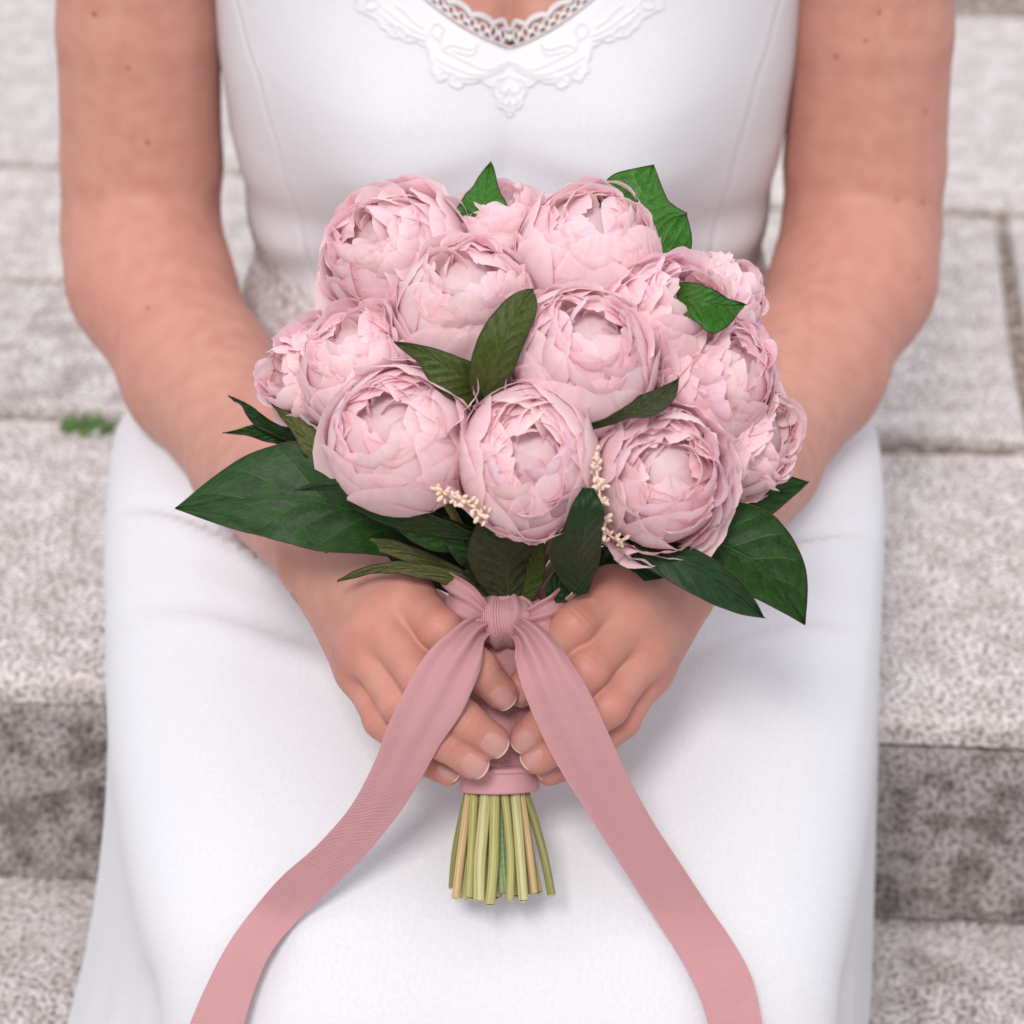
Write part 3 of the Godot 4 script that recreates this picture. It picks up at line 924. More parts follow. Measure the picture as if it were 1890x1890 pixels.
	obj("embroidered_ground", ground.mesh(), M.thread, dress)
	obj("embroidery", stitch.mesh(), M.thread, dress)
	# open lace that stands up along the neckline
	var lace := Acc.new()
	for s in [-1.0, 1.0]:
		var at := func(t: float, up: float) -> Vector3:
			var x: float = s * t * 0.066
			var k := smoothstep(0.0, 0.10, t)
			var p := Vector3(x - 0.0012 - s * up * 0.50 * k, neck(x - 0.0012) + up * lerpf(0.55, 0.86, k), 0.0)
			return Vector3(p.x, p.y, lerpf(bodice_z(x - 0.0012, neck(x - 0.0012)), front(p.x, p.y, true) + 0.0015, clampf(up / 0.003, 0.0, 1.0)))
		for row in 5:
			var pts := PackedVector3Array()
			for k in 201:
				var t := k / 200.0
				var sc := absf(sin(t * 6.5 * PI))
				var up: float = [0.0004, 0.0016 + 0.0008 * sin(t * 84.0), 0.0026 - 0.0008 * sin(t * 84.0), 0.0032 + 0.0022 * sqrt(sc), 0.0040 + 0.0026 * sqrt(sc)][row]
				pts.append(at.call(t, up))
			lace.tube(pts, even([0.0006, 0.0006, 0.0006, 0.0007, 0.0008][row], 201), 5)
	obj("neckline_lace", lace.mesh(), M.thread, dress)

# ---------------------------------------------------------------- the bouquet
func frame_to(axis: Vector3) -> Basis:
	var z := axis.normalized()
	var x := Vector3.UP.cross(z).normalized()
	return Basis(x, z.cross(x), z)

# One petal: a piece of a cup of radius rx and height rz about the flower's axis, from th0 at the foot to th1 at the edge.
func petal(acc: Acc, xf: Transform3D, rx: float, rz: float, th0: float, th1: float, ph0: float, half: float, curl: float, ruffle: float, seed_: int, nu := 14, nv := 12) -> void:
	var o := seed_ * 13.7
	var notch := rough.get_noise_1d(o * 3.0) * 0.5
	acc.sheet(nu, nv, func(u: float, v: float) -> Vector3:
		var x := u * 2.0 - 1.0
		var ax := absf(x)
		var tip := th1 - 0.06 * x * x - 0.24 * pow(ax, 7.0) - ruffle * 0.22 * absf(rough.get_noise_2d(x * 80.0, o)) - 0.09 * ruffle * exp(-pow((x - notch) / 0.10, 2.0)) * 2.0
		tip += ruffle * 0.022 * rough.get_noise_2d(x * 330.0, o + 40.0)
		var th := th0 + v * (tip - th0)
		var w := half * (0.40 + 0.60 * smoothstep(0.0, 0.55, v)) * (1.0 - 0.12 * smoothstep(0.8, 1.0, v))
		var ph := ph0 + x * w + 0.10 * rough.get_noise_1d(o + v * 60.0) * v
		var e := maxf(0.0, v - 0.62) / 0.38
		var r := 1.0 + 0.055 * x * x * v + curl * e * e * (0.55 + 0.45 * ax * ax)
		r += ruffle * 0.12 * v * v * rough.get_noise_2d(x * 75.0 + o, v * 45.0)
		r += ruffle * 0.07 * e * rough.get_noise_2d(x * 190.0 + o, v * 60.0 + 7.0)
		r += 0.008 * rough.get_noise_2d(x * 420.0 + o, v * 14.0)
		th += curl * 0.25 * e
		return xf * (Vector3(rx * sin(th) * cos(ph), rx * sin(th) * sin(ph), -rz * cos(th)) * r))

func peony(b: Node3D, at: Vector3, axis: Vector3, r: float, kind: String, extra: Array, seed_: int) -> void:
	rng.seed = seed_ * 7919 + 5
	var p := part("peony", b)
	p.transform = Transform3D(frame_to(axis) * Basis(Vector3.BACK, rng.randf() * TAU) * Basis.from_scale(Vector3(rng.randf_range(0.95, 1.07), rng.randf_range(0.95, 1.07), rng.randf_range(0.96, 1.05))) * Basis(Vector3.BACK, rng.randf() * TAU), at)
	var layers := []
	# [petals, rx, rz, th1, half width, curl, ruffle]
	# nested cups, each a little smaller and drawn further over the top than the one outside it
	if kind == "cup":
		layers = [[4, 1.0, 0.975, 1.85, 1.12, 0.02, 0.26], [4, 0.978, 0.97, 2.08, 1.06, 0.015, 0.28], [4, 0.956, 0.96, 2.28, 1.02, 0.015, 0.32], [4, 0.932, 0.95, 2.44, 0.98, 0.02, 0.38], [4, 0.905, 0.94, 2.60, 0.95, 0.02, 0.45], [4, 0.875, 0.93, 2.76, 0.98, 0.03, 0.5], [4, 0.84, 0.915, 2.92, 1.1, 0.03, 0.55]]
	elif kind == "bud":
		layers = [[3, 1.0, 1.0, 2.05, 1.40, 0.01, 0.2], [4, 0.982, 0.99, 2.22, 1.15, 0.01, 0.2], [4, 0.962, 0.975, 2.38, 1.05, 0.01, 0.25], [4, 0.94, 0.96, 2.54, 1.0, 0.015, 0.32], [4, 0.912, 0.945, 2.70, 1.0, 0.02, 0.4], [4, 0.88, 0.93, 2.88, 1.1, 0.03, 0.45]]
	else:
		layers = [[5, 1.06, 0.91, 1.55, 0.84, 0.17, 0.5], [5, 1.02, 0.945, 1.80, 0.80, 0.10, 0.55], [5, 0.985, 0.955, 2.02, 0.78, 0.07, 0.6], [4, 0.95, 0.955, 2.22, 0.88, 0.06, 0.65], [4, 0.915, 0.95, 2.42, 0.88, 0.06, 0.7], [4, 0.875, 0.94, 2.62, 0.90, 0.06, 0.7], [4, 0.83, 0.925, 2.84, 1.0, 0.06, 0.7]]
	var inner := Acc.new()
	var turn := rng.randf() * TAU
	for l in layers.size():
		var d: Array = layers[l]
		turn += 0.6 + rng.randf() * 0.5
		for k in int(d[0]):
			var ph: float = turn + TAU * k / d[0] + rng.randf_range(-0.28, 0.28)
			var tilt := Basis(Vector3(rng.randf_range(-1, 1), rng.randf_range(-1, 1), 0).normalized(), rng.randf_range(0.0, 0.06 + 0.03 * l))
			var j := rng.randf_range(-0.22, 0.16)
			var rr: float = r * d[1] * rng.randf_range(0.965, 1.02)
			var tone := rng.randf()
			var c := Color(1.0, lerpf(0.95, 1.04, tone) - 0.008 * l, lerpf(0.96, 1.03, tone) - 0.006 * l)
			var acc := inner if l > 2 else Acc.new()
			acc.tone = c
			petal(acc, Transform3D(tilt, Vector3.ZERO), rr, r * d[2] * rng.randf_range(0.96, 1.03), 0.18, d[3] + j, ph, d[4] * rng.randf_range(0.9, 1.12), d[5] + rng.randf_range(-0.01, 0.03) + (rng.randf_range(0.05, 0.16) if l < 3 and rng.randf() < 0.3 else 0.0), d[6] * rng.randf_range(0.8, 1.5), seed_ * 100 + l * 10 + k, 18 if l < 3 else 14, 14)
			if l <= 2:
				obj("petal", acc.mesh(), M.petal, p)
	# the closed core that the folded petals grow from
	inner.tone = Color(1.0, 0.97, 0.98)
	inner.sheet(24, 14, func(u: float, v: float) -> Vector3:
		var th := 0.9 + v * (PI - 0.9)
		var ph := u * TAU
		var d := Vector3(sin(th) * cos(ph), sin(th) * sin(ph), -cos(th))
		return Vector3(d.x * 0.72, d.y * 0.72, d.z * 0.74) * r * (1.0 + 0.10 * rough.get_noise_3d(d.x * 130.0 + seed_ * 50.0, d.y * 130.0, d.z * 130.0)), true)
	# the heart: small folded petals that fill the mouth of the cup
	for k in (30 if kind == "open" else 26):
		var q := float(k) / 26.0
		var lean := rng.randf_range(-0.2, 0.55)
		var round_at := k * 2.4
		inner.tone = Color(1.0, rng.randf_range(0.92, 1.03), rng.randf_range(0.94, 1.02))
		var out := Vector3(cos(round_at), sin(round_at), 0.0)
		var xf := Transform3D(Basis(Vector3(-sin(round_at), cos(round_at), 0.0), lean), out * r * 0.40 * sqrt(q) + Vector3(0, 0, r * (0.64 - 0.14 * q + 0.10 * rng.randf())))
		petal(inner, xf, r * rng.randf_range(0.28, 0.46), r * rng.randf_range(0.40, 0.50), 0.8, rng.randf_range(1.9, 2.6), round_at + rng.randf_range(-1.4, 1.4), rng.randf_range(1.0, 1.5), rng.randf_range(0.0, 0.12), 0.55, seed_ * 77 + k, 14, 10)
	# loose guard petals that lie against the neighbouring flowers
	for k in {"open": 6, "cup": 5, "bud": 0}[kind]:
		var acc := Acc.new()
		acc.tone = Color(1.0, rng.randf_range(0.98, 1.05), rng.randf_range(0.99, 1.04))
		var tilt := Basis(Vector3(rng.randf_range(-1, 1), rng.randf_range(-1, 1), 0).normalized(), rng.randf_range(0.0, 0.2))
		petal(acc, Transform3D(tilt, Vector3.ZERO), r * rng.randf_range(1.03, 1.12), r * rng.randf_range(0.95, 1.05), 0.35, rng.randf_range(1.5, 1.9), turn + TAU * k / 5.3 + rng.randf_range(-0.3, 0.3), rng.randf_range(0.5, 0.8), rng.randf_range(0.03, 0.16), rng.randf_range(0.5, 1.0), seed_ * 57 + k, 20, 16)
		obj("petal", acc.mesh(), M.petal, p)
	# petals that stand away from the cup: [direction round the axis, th1, half width, curl, size]
	for e in extra:
		var acc := Acc.new()
		acc.tone = Color(1.0, 1.03, 1.03)
		petal(acc, p.transform.affine_inverse() * Transform3D(frame_to(axis), at), r * e[4], r * e[4] * 0.98, 0.3, e[1], e[0], e[2], e[3], 0.55, seed_ * 31 + int(e[0] * 10.0), 20, 18)
		obj("petal", acc.mesh(), M.petal, p)
	stuff(obj("inner_petals", inner.mesh(), M.petal, p))

# A leaf along a spine; the widths to the left and right of it are looked along from stalk to tip.
func leaf(b: Node3D, spine: PackedVector3Array, wl: PackedFloat32Array, wr: PackedFloat32Array, fold: float, roll: float, mat: String, wave := 0.0012) -> void:
	var acc := Acc.new()
	var o := spine[0].x * 4000.0 + spine[0].y * 900.0
	var edge := [PackedVector3Array(), PackedVector3Array()]
	var shape := func(x: float, v: float, lift: float) -> Vector3:
		var c := along(spine, v)
		var t := (along(spine, minf(v + 0.02, 1.0)) - along(spine, maxf(v - 0.02, 0.0))).normalized()
		var nrm := Vector3.BACK.rotated(t, roll)
		nrm = (nrm - t * nrm.dot(t)).normalized()
		var s := nrm.cross(t)
		var w := maxf(0.0, along1(wl if x > 0.0 else wr, v))
		var a := absf(x)
		w *= 1.0 + 0.035 * rough.get_noise_2d(v * 420.0, o + (50.0 if x > 0.0 else 0.0)) * a
		var up := w * (-fold * a + fold * 0.55 * a * a) + wave * a * a * rough.get_noise_2d(v * 170.0 + o, x * 40.0) * 3.0
		# the blade swells between its side veins and sinks along them
		var tv := (v - 0.30 * pow(a, 0.8) * (1.0 - 0.5 * v)) * 8.0 + (0.5 if x > 0.0 else 0.0)
		up += 0.00045 * (absf(tv - round(tv)) * 2.0 - 0.5) * smoothstep(0.0, 0.2, a) * smoothstep(1.0, 0.7, a) - 0.0006 * exp(-pow(a / 0.05, 2.0))
		return c + s * w * x / maxf(a, 0.001) * a + nrm * (up + lift)
	acc.sheet(40, 80, func(u: float, v: float) -> Vector3: return shape.call(1.0 - u * 2.0, v, 0.0))
	var l := obj("leaf", acc.mesh(), M[mat], b)
	var rim := Acc.new()
	for s in [-1.0, 1.0]:
		var pts := PackedVector3Array()
		for k in 61:
			pts.append(shape.call(s, 0.03 + k * 0.0161, 0.0))
		rim.tube(pts, even(0.00026, 61), 5)
	obj("leaf_margin", rim.mesh(), M.leaf_edge, l)

func band(acc: Acc, path: PackedVector3Array, across: PackedVector3Array, thick: float, pleat: float, pleats: float, seed_ := 0.0, nu := 28, nv := 90, tile := 24.0, long := 90.0) -> void:
	# a ribbon of some thickness along a path; across gives the half width as a vector at each point
	var shape := func(x: float, v: float, lift: float) -> Vector3:
		var c := along(path, v)
		var h := along(across, v)
		var t := (along(path, minf(v + 0.01, 1.0)) - along(path, maxf(v - 0.01, 0.0))).normalized()
		var n := h.cross(t).normalized()
		if n.z < 0.0:
			n = -n
		var gather := along1(PackedFloat32Array([1.0, 0.75, 0.32, 0.12, 0.03, 0.0, 0.0, 0.0]), v) if pleat > 0.0 else 0.0
		var up := pleat * gather * cos(x * pleats * PI + seed_) - absf(pleat) * gather * x * x * 1.5
		if pleat < 0.0:
			up = pleat * cos(x * pleats * PI + seed_)
		return c + h * x + n * (up + lift + 0.0006 * rough.get_noise_2d(x * 40.0 + seed_ * 50.0, v * 160.0))
	acc.sheet(nu, nv, func(u: float, v: float) -> Vector3: return shape.call(u * 2.0 - 1.0, v, thick), false, tile, long)
	acc.sheet(nu, nv, func(u: float, v: float) -> Vector3: return shape.call(1.0 - u * 2.0, v, 0.0), false, tile, long)
	for s in [-1.0, 1.0]:
		acc.sheet(2, nv, func(u: float, v: float) -> Vector3: return shape.call(s, v, thick * (u if s > 0.0 else 1.0 - u)), false, 0.1, long)

func build_bouquet() -> void:
	var b := thing("bouquet", "hand-tied bouquet of pale pink peonies with glossy green leaves and a dusty pink ribbon", "bouquet", held)
	# [place, axis, radius, kind, petals that stand away]
	var flowers := [
		[Vector3(-0.0443, 0.1464, 0.0120), Vector3(-0.50, 0.40, 0.80), 0.0305, "open", [[2.6, 1.5, 0.5, 0.30, 1.1], [3.4, 1.45, 0.45, 0.35, 1.12]]],
		[Vector3(-0.0040, 0.1572, -0.0020), Vector3(-0.10, 0.75, 0.65), 0.0215, "cup", []],
		[Vector3(-0.0167, 0.1248, 0.0380), Vector3(0.05, 0.50, 0.85), 0.0295, "cup", [[3.5, 1.75, 0.6, 0.10, 1.08]]],
		[Vector3(0.0319, 0.1476, 0.0180), Vector3(0.12, 0.62, 0.70), 0.0290, "cup", [[5.9, 1.7, 0.5, 0.12, 1.07], [4.6, 1.6, 0.45, 0.12, 1.05]]],
		[Vector3(0.0286, 0.1040, 0.0560), Vector3(0.08, 0.42, 0.90), 0.0300, "cup", [[3.2, 1.95, 0.5, 0.12, 1.05], [5.2, 1.8, 0.7, 0.05, 1.06]]],
		[Vector3(-0.0753, 0.0993, 0.0060), Vector3(-0.75, 0.10, 0.65), 0.0250, "open", []],
		[Vector3(-0.0581, 0.1015, 0.0260), Vector3(-0.30, 0.60, 0.70), 0.0255, "cup", []],
		[Vector3(-0.0415, 0.0731, 0.0540), Vector3(-0.22, 0.26, 0.94), 0.0305, "bud", [[0.35, 2.0, 0.34, 0.35, 1.05], [1.2, 2.15, 0.75, 0.02, 1.04]]],
		[Vector3(0.0074, 0.0649, 0.0660), Vector3(-0.02, 0.10, 0.99), 0.0292, "bud", [[2.55, 2.15, 0.5, 0.22, 1.06], [4.2, 2.0, 0.6, 0.03, 1.04], [5.3, 1.95, 0.55, 0.05, 1.05]]],
		[Vector3(0.0577, 0.0591, 0.0540), Vector3(0.22, 0.08, 0.95), 0.0290, "open", [[2.2, 1.75, 0.5, 0.08, 1.05]]],
		[Vector3(0.0621, 0.1192, 0.0340), Vector3(0.30, 0.50, 0.80), 0.0275, "open", []],
		[Vector3(0.0775, 0.0979, 0.0280), Vector3(0.45, 0.30, 0.85), 0.0295, "cup", []],
		[Vector3(0.0907, 0.0762, 0.0120), Vector3(0.80, -0.05, 0.60), 0.0265, "open", [[4.9, 1.55, 0.5, 0.30, 1.12], [5.6, 1.5, 0.45, 0.3, 1.1]]],
		[Vector3(0.0848, 0.1308, -0.0120), Vector3(0.65, 0.60, 0.35), 0.0200, "open", [[5.7, 1.35, 0.42, 0.45, 1.25]]],
	]
	for i in flowers.size():
		var d: Array = flowers[i]
		peony(b, d[0], d[1], d[2], d[3], d[4], i + 1)
	build_stems(b, flowers)
	leaf(b, PackedVector3Array([Vector3(-0.0022, 0.0143, -0.0040), Vector3(-0.0088, 0.0289, 0.0100), Vector3(-0.0156, 0.0432, 0.0220), Vector3(-0.0217, 0.0594, 0.0260)]), PackedFloat32Array([0.0031, 0.0096, 0.0123, 0.0114, 0.0074, 0.0]), PackedFloat32Array([0.0031, 0.0088, 0.0109, 0.0101, 0.0066, 0.0]), 0.15, 0.1, "leaf_dark")
	leaf(b, PackedVector3Array([Vector3(-0.0132, 0.0332, 0.0080), Vector3(-0.0392, 0.0403, 0.0180), Vector3(-0.0650, 0.0469, 0.0260), Vector3(-0.0952, 0.0512, 0.0280), Vector3(-0.1346, 0.0469, 0.0200)]), PackedFloat32Array([0.0022, 0.0120, 0.0163, 0.0192, 0.0144, 0.0]), PackedFloat32Array([0.0022, 0.0185, 0.0279, 0.0257, 0.0183, 0.0]), 0.12, 0.15, "leaf_green")
	leaf(b, PackedVector3Array([Vector3(-0.0653, 0.0540, 0.0200), Vector3(-0.0759, 0.0692, 0.0260), Vector3(-0.0857, 0.0801, 0.0240), Vector3(-0.0960, 0.0896, 0.0180)]), PackedFloat32Array([0.0017, 0.0052, 0.0052, 0.0035, 0.0017, 0.0]), PackedFloat32Array([0.0017, 0.0087, 0.0083, 0.0048, 0.0017, 0.0]), 0.2, -0.3, "leaf_back")
	leaf(b, PackedVector3Array([Vector3(-0.0801, 0.0745, 0.0100), Vector3(-0.0919, 0.0775, 0.0140), Vector3(-0.1021, 0.0839, 0.0180), Vector3(-0.1081, 0.0897, 0.0160), Vector3(-0.1137, 0.0927, 0.0120)]), PackedFloat32Array([0.0011, 0.0024, 0.0022, 0.0020, 0.0015, 0.0]), PackedFloat32Array([0.0011, 0.0020, 0.0022, 0.0018, 0.0011, 0.0]), 0.3, 0.5, "leaf_dark")
	leaf(b, PackedVector3Array([Vector3(-0.0836, 0.0740, 0.0060), Vector3(-0.0922, 0.0758, 0.0100), Vector3(-0.1030, 0.0778, 0.0120), Vector3(-0.1161, 0.0776, 0.0100)]), PackedFloat32Array([0.0022, 0.0031, 0.0031, 0.0026, 0.0015, 0.0]), PackedFloat32Array([0.0022, 0.0040, 0.0040, 0.0035, 0.0015, 0.0]), 0.2, 0.2, "leaf_green")
	leaf(b, PackedVector3Array([Vector3(-0.0107, 0.0353, 0.0440), Vector3(-0.0317, 0.0426, 0.0560), Vector3(-0.0527, 0.0510, 0.0600), Vector3(-0.0676, 0.0557, 0.0580), Vector3(-0.0844, 0.0538, 0.0500)]), PackedFloat32Array([0.0021, 0.0098, 0.0119, 0.0102, 0.0051, 0.0]), PackedFloat32Array([0.0013, 0.0021, 0.0025, 0.0023, 0.0017, 0.0]), 0.25, -0.9, "leaf_dark")
	leaf(b, PackedVector3Array([Vector3(-0.0075, 0.0313, 0.0300), Vector3(-0.0257, 0.0368, 0.0420), Vector3(-0.0426, 0.0432, 0.0460), Vector3(-0.0598, 0.0539, 0.0440)]), PackedFloat32Array([0.0021, 0.0064, 0.0081, 0.0064, 0.0039, 0.0]), PackedFloat32Array([0.0021, 0.0054, 0.0064, 0.0054, 0.0032, 0.0]), 0.2, -0.5, "leaf_green")
	leaf(b, PackedVector3Array([Vector3(-0.0077, 0.0134, 0.0040), Vector3(-0.0264, 0.0267, 0.0080), Vector3(-0.0439, 0.0355, 0.0100), Vector3(-0.0660, 0.0442, 0.0060)]), PackedFloat32Array([0.0044, 0.0110, 0.0132, 0.0121, 0.0066, 0.0]), PackedFloat32Array([0.0044, 0.0099, 0.0110, 0.0099, 0.0066, 0.0]), 0.1, -0.2, "leaf_dark")
	leaf(b, PackedVector3Array([Vector3(-0.0076, 0.0132, 0.0160), Vector3(-0.0239, 0.0225, 0.0220), Vector3(-0.0433, 0.0308, 0.0260), Vector3(-0.0609, 0.0334, 0.0220), Vector3(-0.0743, 0.0289, 0.0160)]), PackedFloat32Array([0.0017, 0.0035, 0.0044, 0.0039, 0.0026, 0.0]), PackedFloat32Array([0.0013, 0.0022, 0.0020, 0.0017, 0.0013, 0.0]), 0.35, -0.7, "leaf_back")
	leaf(b, PackedVector3Array([Vector3(-0.0087, 0.0111, 0.0200), Vector3(-0.0217, 0.0187, 0.0260), Vector3(-0.0389, 0.0231, 0.0300), Vector3(-0.0541, 0.0226, 0.0280), Vector3(-0.0691, 0.0173, 0.0220)]), PackedFloat32Array([0.0022, 0.0043, 0.0039, 0.0022, 0.0022, 0.0]), PackedFloat32Array([0.0017, 0.0030, 0.0022, 0.0015, 0.0011, 0.0]), 0.35, -0.6, "leaf_back")
	leaf(b, PackedVector3Array([Vector3(-0.0087, 0.0128, 0.0240), Vector3(-0.0118, 0.0249, 0.0340), Vector3(-0.0193, 0.0335, 0.0400), Vector3(-0.0299, 0.0421, 0.0420)]), PackedFloat32Array([0.0030, 0.0056, 0.0065, 0.0060, 0.0039, 0.0]), PackedFloat32Array([0.0022, 0.0039, 0.0043, 0.0039, 0.0022, 0.0]), 0.2, -0.4, "leaf_dark")
	leaf(b, PackedVector3Array([Vector3(-0.0004, 0.0086, 0.0220), Vector3(-0.0008, 0.0205, 0.0320), Vector3(-0.0021, 0.0336, 0.0460), Vector3(-0.0053, 0.0485, 0.0520)]), PackedFloat32Array([0.0039, 0.0090, 0.0133, 0.0146, 0.0107, 0.0]), PackedFloat32Array([0.0039, 0.0099, 0.0129, 0.0133, 0.0086, 0.0]), 0.22, 0.1, "leaf_brown")
	leaf(b, PackedVector3Array([Vector3(0.0026, 0.0090, 0.0200), Vector3(0.0076, 0.0205, 0.0300), Vector3(0.0108, 0.0303, 0.0400), Vector3(0.0141, 0.0368, 0.0460)]), PackedFloat32Array([0.0022, 0.0039, 0.0039, 0.0026, 0.0013, 0.0]), PackedFloat32Array([0.0030, 0.0060, 0.0056, 0.0039, 0.0017, 0.0]), 0.5, -0.5, "leaf_olive")
	leaf(b, PackedVector3Array([Vector3(0.0298, 0.0124, 0.0340), Vector3(0.0277, 0.0230, 0.0500), Vector3(0.0276, 0.0339, 0.0760), Vector3(0.0289, 0.0453, 0.0920), Vector3(0.0297, 0.0546, 0.0920)]), PackedFloat32Array([0.0029, 0.0084, 0.0117, 0.0071, 0.0050, 0.0017]), PackedFloat32Array([0.0029, 0.0071, 0.0084, 0.0080, 0.0067, 0.0021]), 0.5, 0.15, "leaf_dark")
	leaf(b, PackedVector3Array([Vector3(0.0156, 0.0074, 0.0260), Vector3(0.0195, 0.0150, 0.0280), Vector3(0.0261, 0.0225, 0.0240), Vector3(0.0316, 0.0290, 0.0200)]), PackedFloat32Array([0.0013, 0.0035, 0.0048, 0.0043, 0.0026, 0.0]), PackedFloat32Array([0.0013, 0.0039, 0.0052, 0.0043, 0.0026, 0.0]), 0.1, 0, "leaf_dark")
	leaf(b, PackedVector3Array([Vector3(0.0393, 0.0366, 0.0160), Vector3(0.0651, 0.0367, 0.0260), Vector3(0.0865, 0.0313, 0.0300), Vector3(0.1039, 0.0200, 0.0280), Vector3(0.1189, 0.0003, 0.0200)]), PackedFloat32Array([0.0043, 0.0109, 0.0161, 0.0200, 0.0135, 0.0]), PackedFloat32Array([0.0043, 0.0130, 0.0185, 0.0178, 0.0096, 0.0]), 0.15, 0.15, "leaf_green")
	leaf(b, PackedVector3Array([Vector3(0.0301, 0.0368, 0.0400), Vector3(0.0510, 0.0326, 0.0520), Vector3(0.0699, 0.0252, 0.0560), Vector3(0.0871, 0.0145, 0.0520), Vector3(0.1007, 0.0036, 0.0440)]), PackedFloat32Array([0.0013, 0.0038, 0.0060, 0.0068, 0.0047, 0.0]), PackedFloat32Array([0.0017, 0.0055, 0.0085, 0.0098, 0.0068, 0.0]), 0.25, -0.25, "leaf_dark")
	leaf(b, PackedVector3Array([Vector3(0.0728, 0.0409, 0.0040), Vector3(0.0903, 0.0469, 0.0060), Vector3(0.1082, 0.0531, 0.0020), Vector3(0.1231, 0.0580, -0.0060)]), PackedFloat32Array([0.0022, 0.0088, 0.0141, 0.0133, 0.0057, 0.0]), PackedFloat32Array([0.0022, 0.0088, 0.0097, 0.0075, 0.0035, 0.0]), 0.25, -0.2, "leaf_green")
	leaf(b, PackedVector3Array([Vector3(0.0220, 0.0179, 0.0080), Vector3(0.0373, 0.0223, 0.0120), Vector3(0.0525, 0.0235, 0.0140), Vector3(0.0691, 0.0201, 0.0100)]), PackedFloat32Array([0.0033, 0.0088, 0.0101, 0.0092, 0.0057, 0.0]), PackedFloat32Array([0.0033, 0.0061, 0.0075, 0.0066, 0.0044, 0.0]), 0.1, -0.4, "leaf_dark")
	leaf(b, PackedVector3Array([Vector3(0.0636, 0.1423, 0.0200), Vector3(0.0591, 0.1517, 0.0240), Vector3(0.0547, 0.1609, 0.0260), Vector3(0.0543, 0.1719, 0.0240), Vector3(0.0583, 0.1847, 0.0180)]), PackedFloat32Array([0.0043, 0.0100, 0.0161, 0.0209, 0.0157, 0.0]), PackedFloat32Array([0.0100, 0.0152, 0.0170, 0.0157, 0.0091, 0.0]), 0.12, 0.1, "leaf_bright")
	leaf(b, PackedVector3Array([Vector3(-0.0114, 0.1602, 0.0140), Vector3(-0.0105, 0.1677, 0.0160), Vector3(-0.0094, 0.1762, 0.0120), Vector3(-0.0079, 0.1875, 0.0040)]), PackedFloat32Array([0.0075, 0.0105, 0.0096, 0.0072, 0.0037, 0.0]), PackedFloat32Array([0.0075, 0.0110, 0.0096, 0.0068, 0.0035, 0.0]), 0.25, 0, "leaf_bright")
	leaf(b, PackedVector3Array([Vector3(0.0632, 0.1305, 0.0460), Vector3(0.0734, 0.1268, 0.0700), Vector3(0.0837, 0.1256, 0.0660), Vector3(0.0924, 0.1264, 0.0560)]), PackedFloat32Array([0.0051, 0.0068, 0.0059, 0.0040, 0.0019, 0.0]), PackedFloat32Array([0.0025, 0.0059, 0.0093, 0.0110, 0.0063, 0.0]), 0.2, 0.1, "leaf_bright")
	leaf(b, PackedVector3Array([Vector3(-0.0098, 0.0867, 0.0660), Vector3(-0.0066, 0.0984, 0.0780), Vector3(-0.0016, 0.1126, 0.0840), Vector3(0.0046, 0.1243, 0.0800), Vector3(0.0093, 0.1317, 0.0720)]), PackedFloat32Array([0.0029, 0.0083, 0.0092, 0.0075, 0.0050, 0.0]), PackedFloat32Array([0.0029, 0.0071, 0.0083, 0.0083, 0.0058, 0.0008]), 0.3, 0.2, "leaf_olive")
	leaf(b, PackedVector3Array([Vector3(-0.0100, 0.0922, 0.0660), Vector3(-0.0197, 0.0985, 0.0760), Vector3(-0.0311, 0.1057, 0.0780), Vector3(-0.0449, 0.1112, 0.0720)]), PackedFloat32Array([0.0063, 0.0092, 0.0096, 0.0071, 0.0033, 0.0]), PackedFloat32Array([0.0050, 0.0067, 0.0054, 0.0036, 0.0017, 0.0]), 0.3, -0.1, "leaf_olive")
	leaf(b, PackedVector3Array([Vector3(0.0293, 0.0777, 0.0720), Vector3(0.0436, 0.0827, 0.0820), Vector3(0.0551, 0.0879, 0.0800), Vector3(0.0654, 0.0968, 0.0700)]), PackedFloat32Array([0.0008, 0.0015, 0.0029, 0.0046, 0.0029, 0.0]), PackedFloat32Array([0.0010, 0.0017, 0.0029, 0.0054, 0.0046, 0.0]), 0.3, -0.3, "leaf_brown")
	# sprigs of small cream buds between the flowers
	for sprig in [[Vector3(-0.0269, 0.0536, 0.0800), Vector3(-0.0185, 0.0501, 0.0880), Vector3(-0.0082, 0.0433, 0.0860), 44, 0.0022], [Vector3(0.0325, 0.0676, 0.0800), Vector3(0.0344, 0.0536, 0.0860), Vector3(0.0359, 0.0401, 0.0780), 52, 0.0022], [Vector3(0.0355, 0.0405, 0.0740), Vector3(0.0394, 0.0359, 0.0700), Vector3(0.0442, 0.0342, 0.0640), 18, 0.0022], [Vector3(0.0135, 0.1216, 0.0660), Vector3(0.0133, 0.1234, 0.0680), Vector3(0.0127, 0.1250, 0.0660), 4, 0.0018]]:
		var line := PackedVector3Array([sprig[0], sprig[1], sprig[2]])
		var s := part("bud_sprig", b)
		var stalk := Acc.new()
		stalk.tube(curve(line, 12), even(0.0005, 13), 6)
		obj("stalk", stalk.mesh(), M.bud, s)
		for k in int(sprig[3]):
			var acc := Acc.new()
			var dir := Vector3(rng.randf_range(-1, 1), rng.randf_range(-1, 1), rng.randf_range(-0.2, 1)).normalized()
			var at: Vector3 = along(line, (k + rng.randf()) / sprig[3]) + dir * sprig[4] * rng.randf_range(0.4, 1.6)
			var sz := rng.randf_range(0.85, 1.25)
			acc.blob(at, Basis(frame_to(dir).x * 0.00078 * sz, dir * 0.00135 * sz, frame_to(dir).y * 0.00078 * sz), 8, 6)
			obj("bud", acc.mesh(), M.bud, s)
	build_ribbon(b)

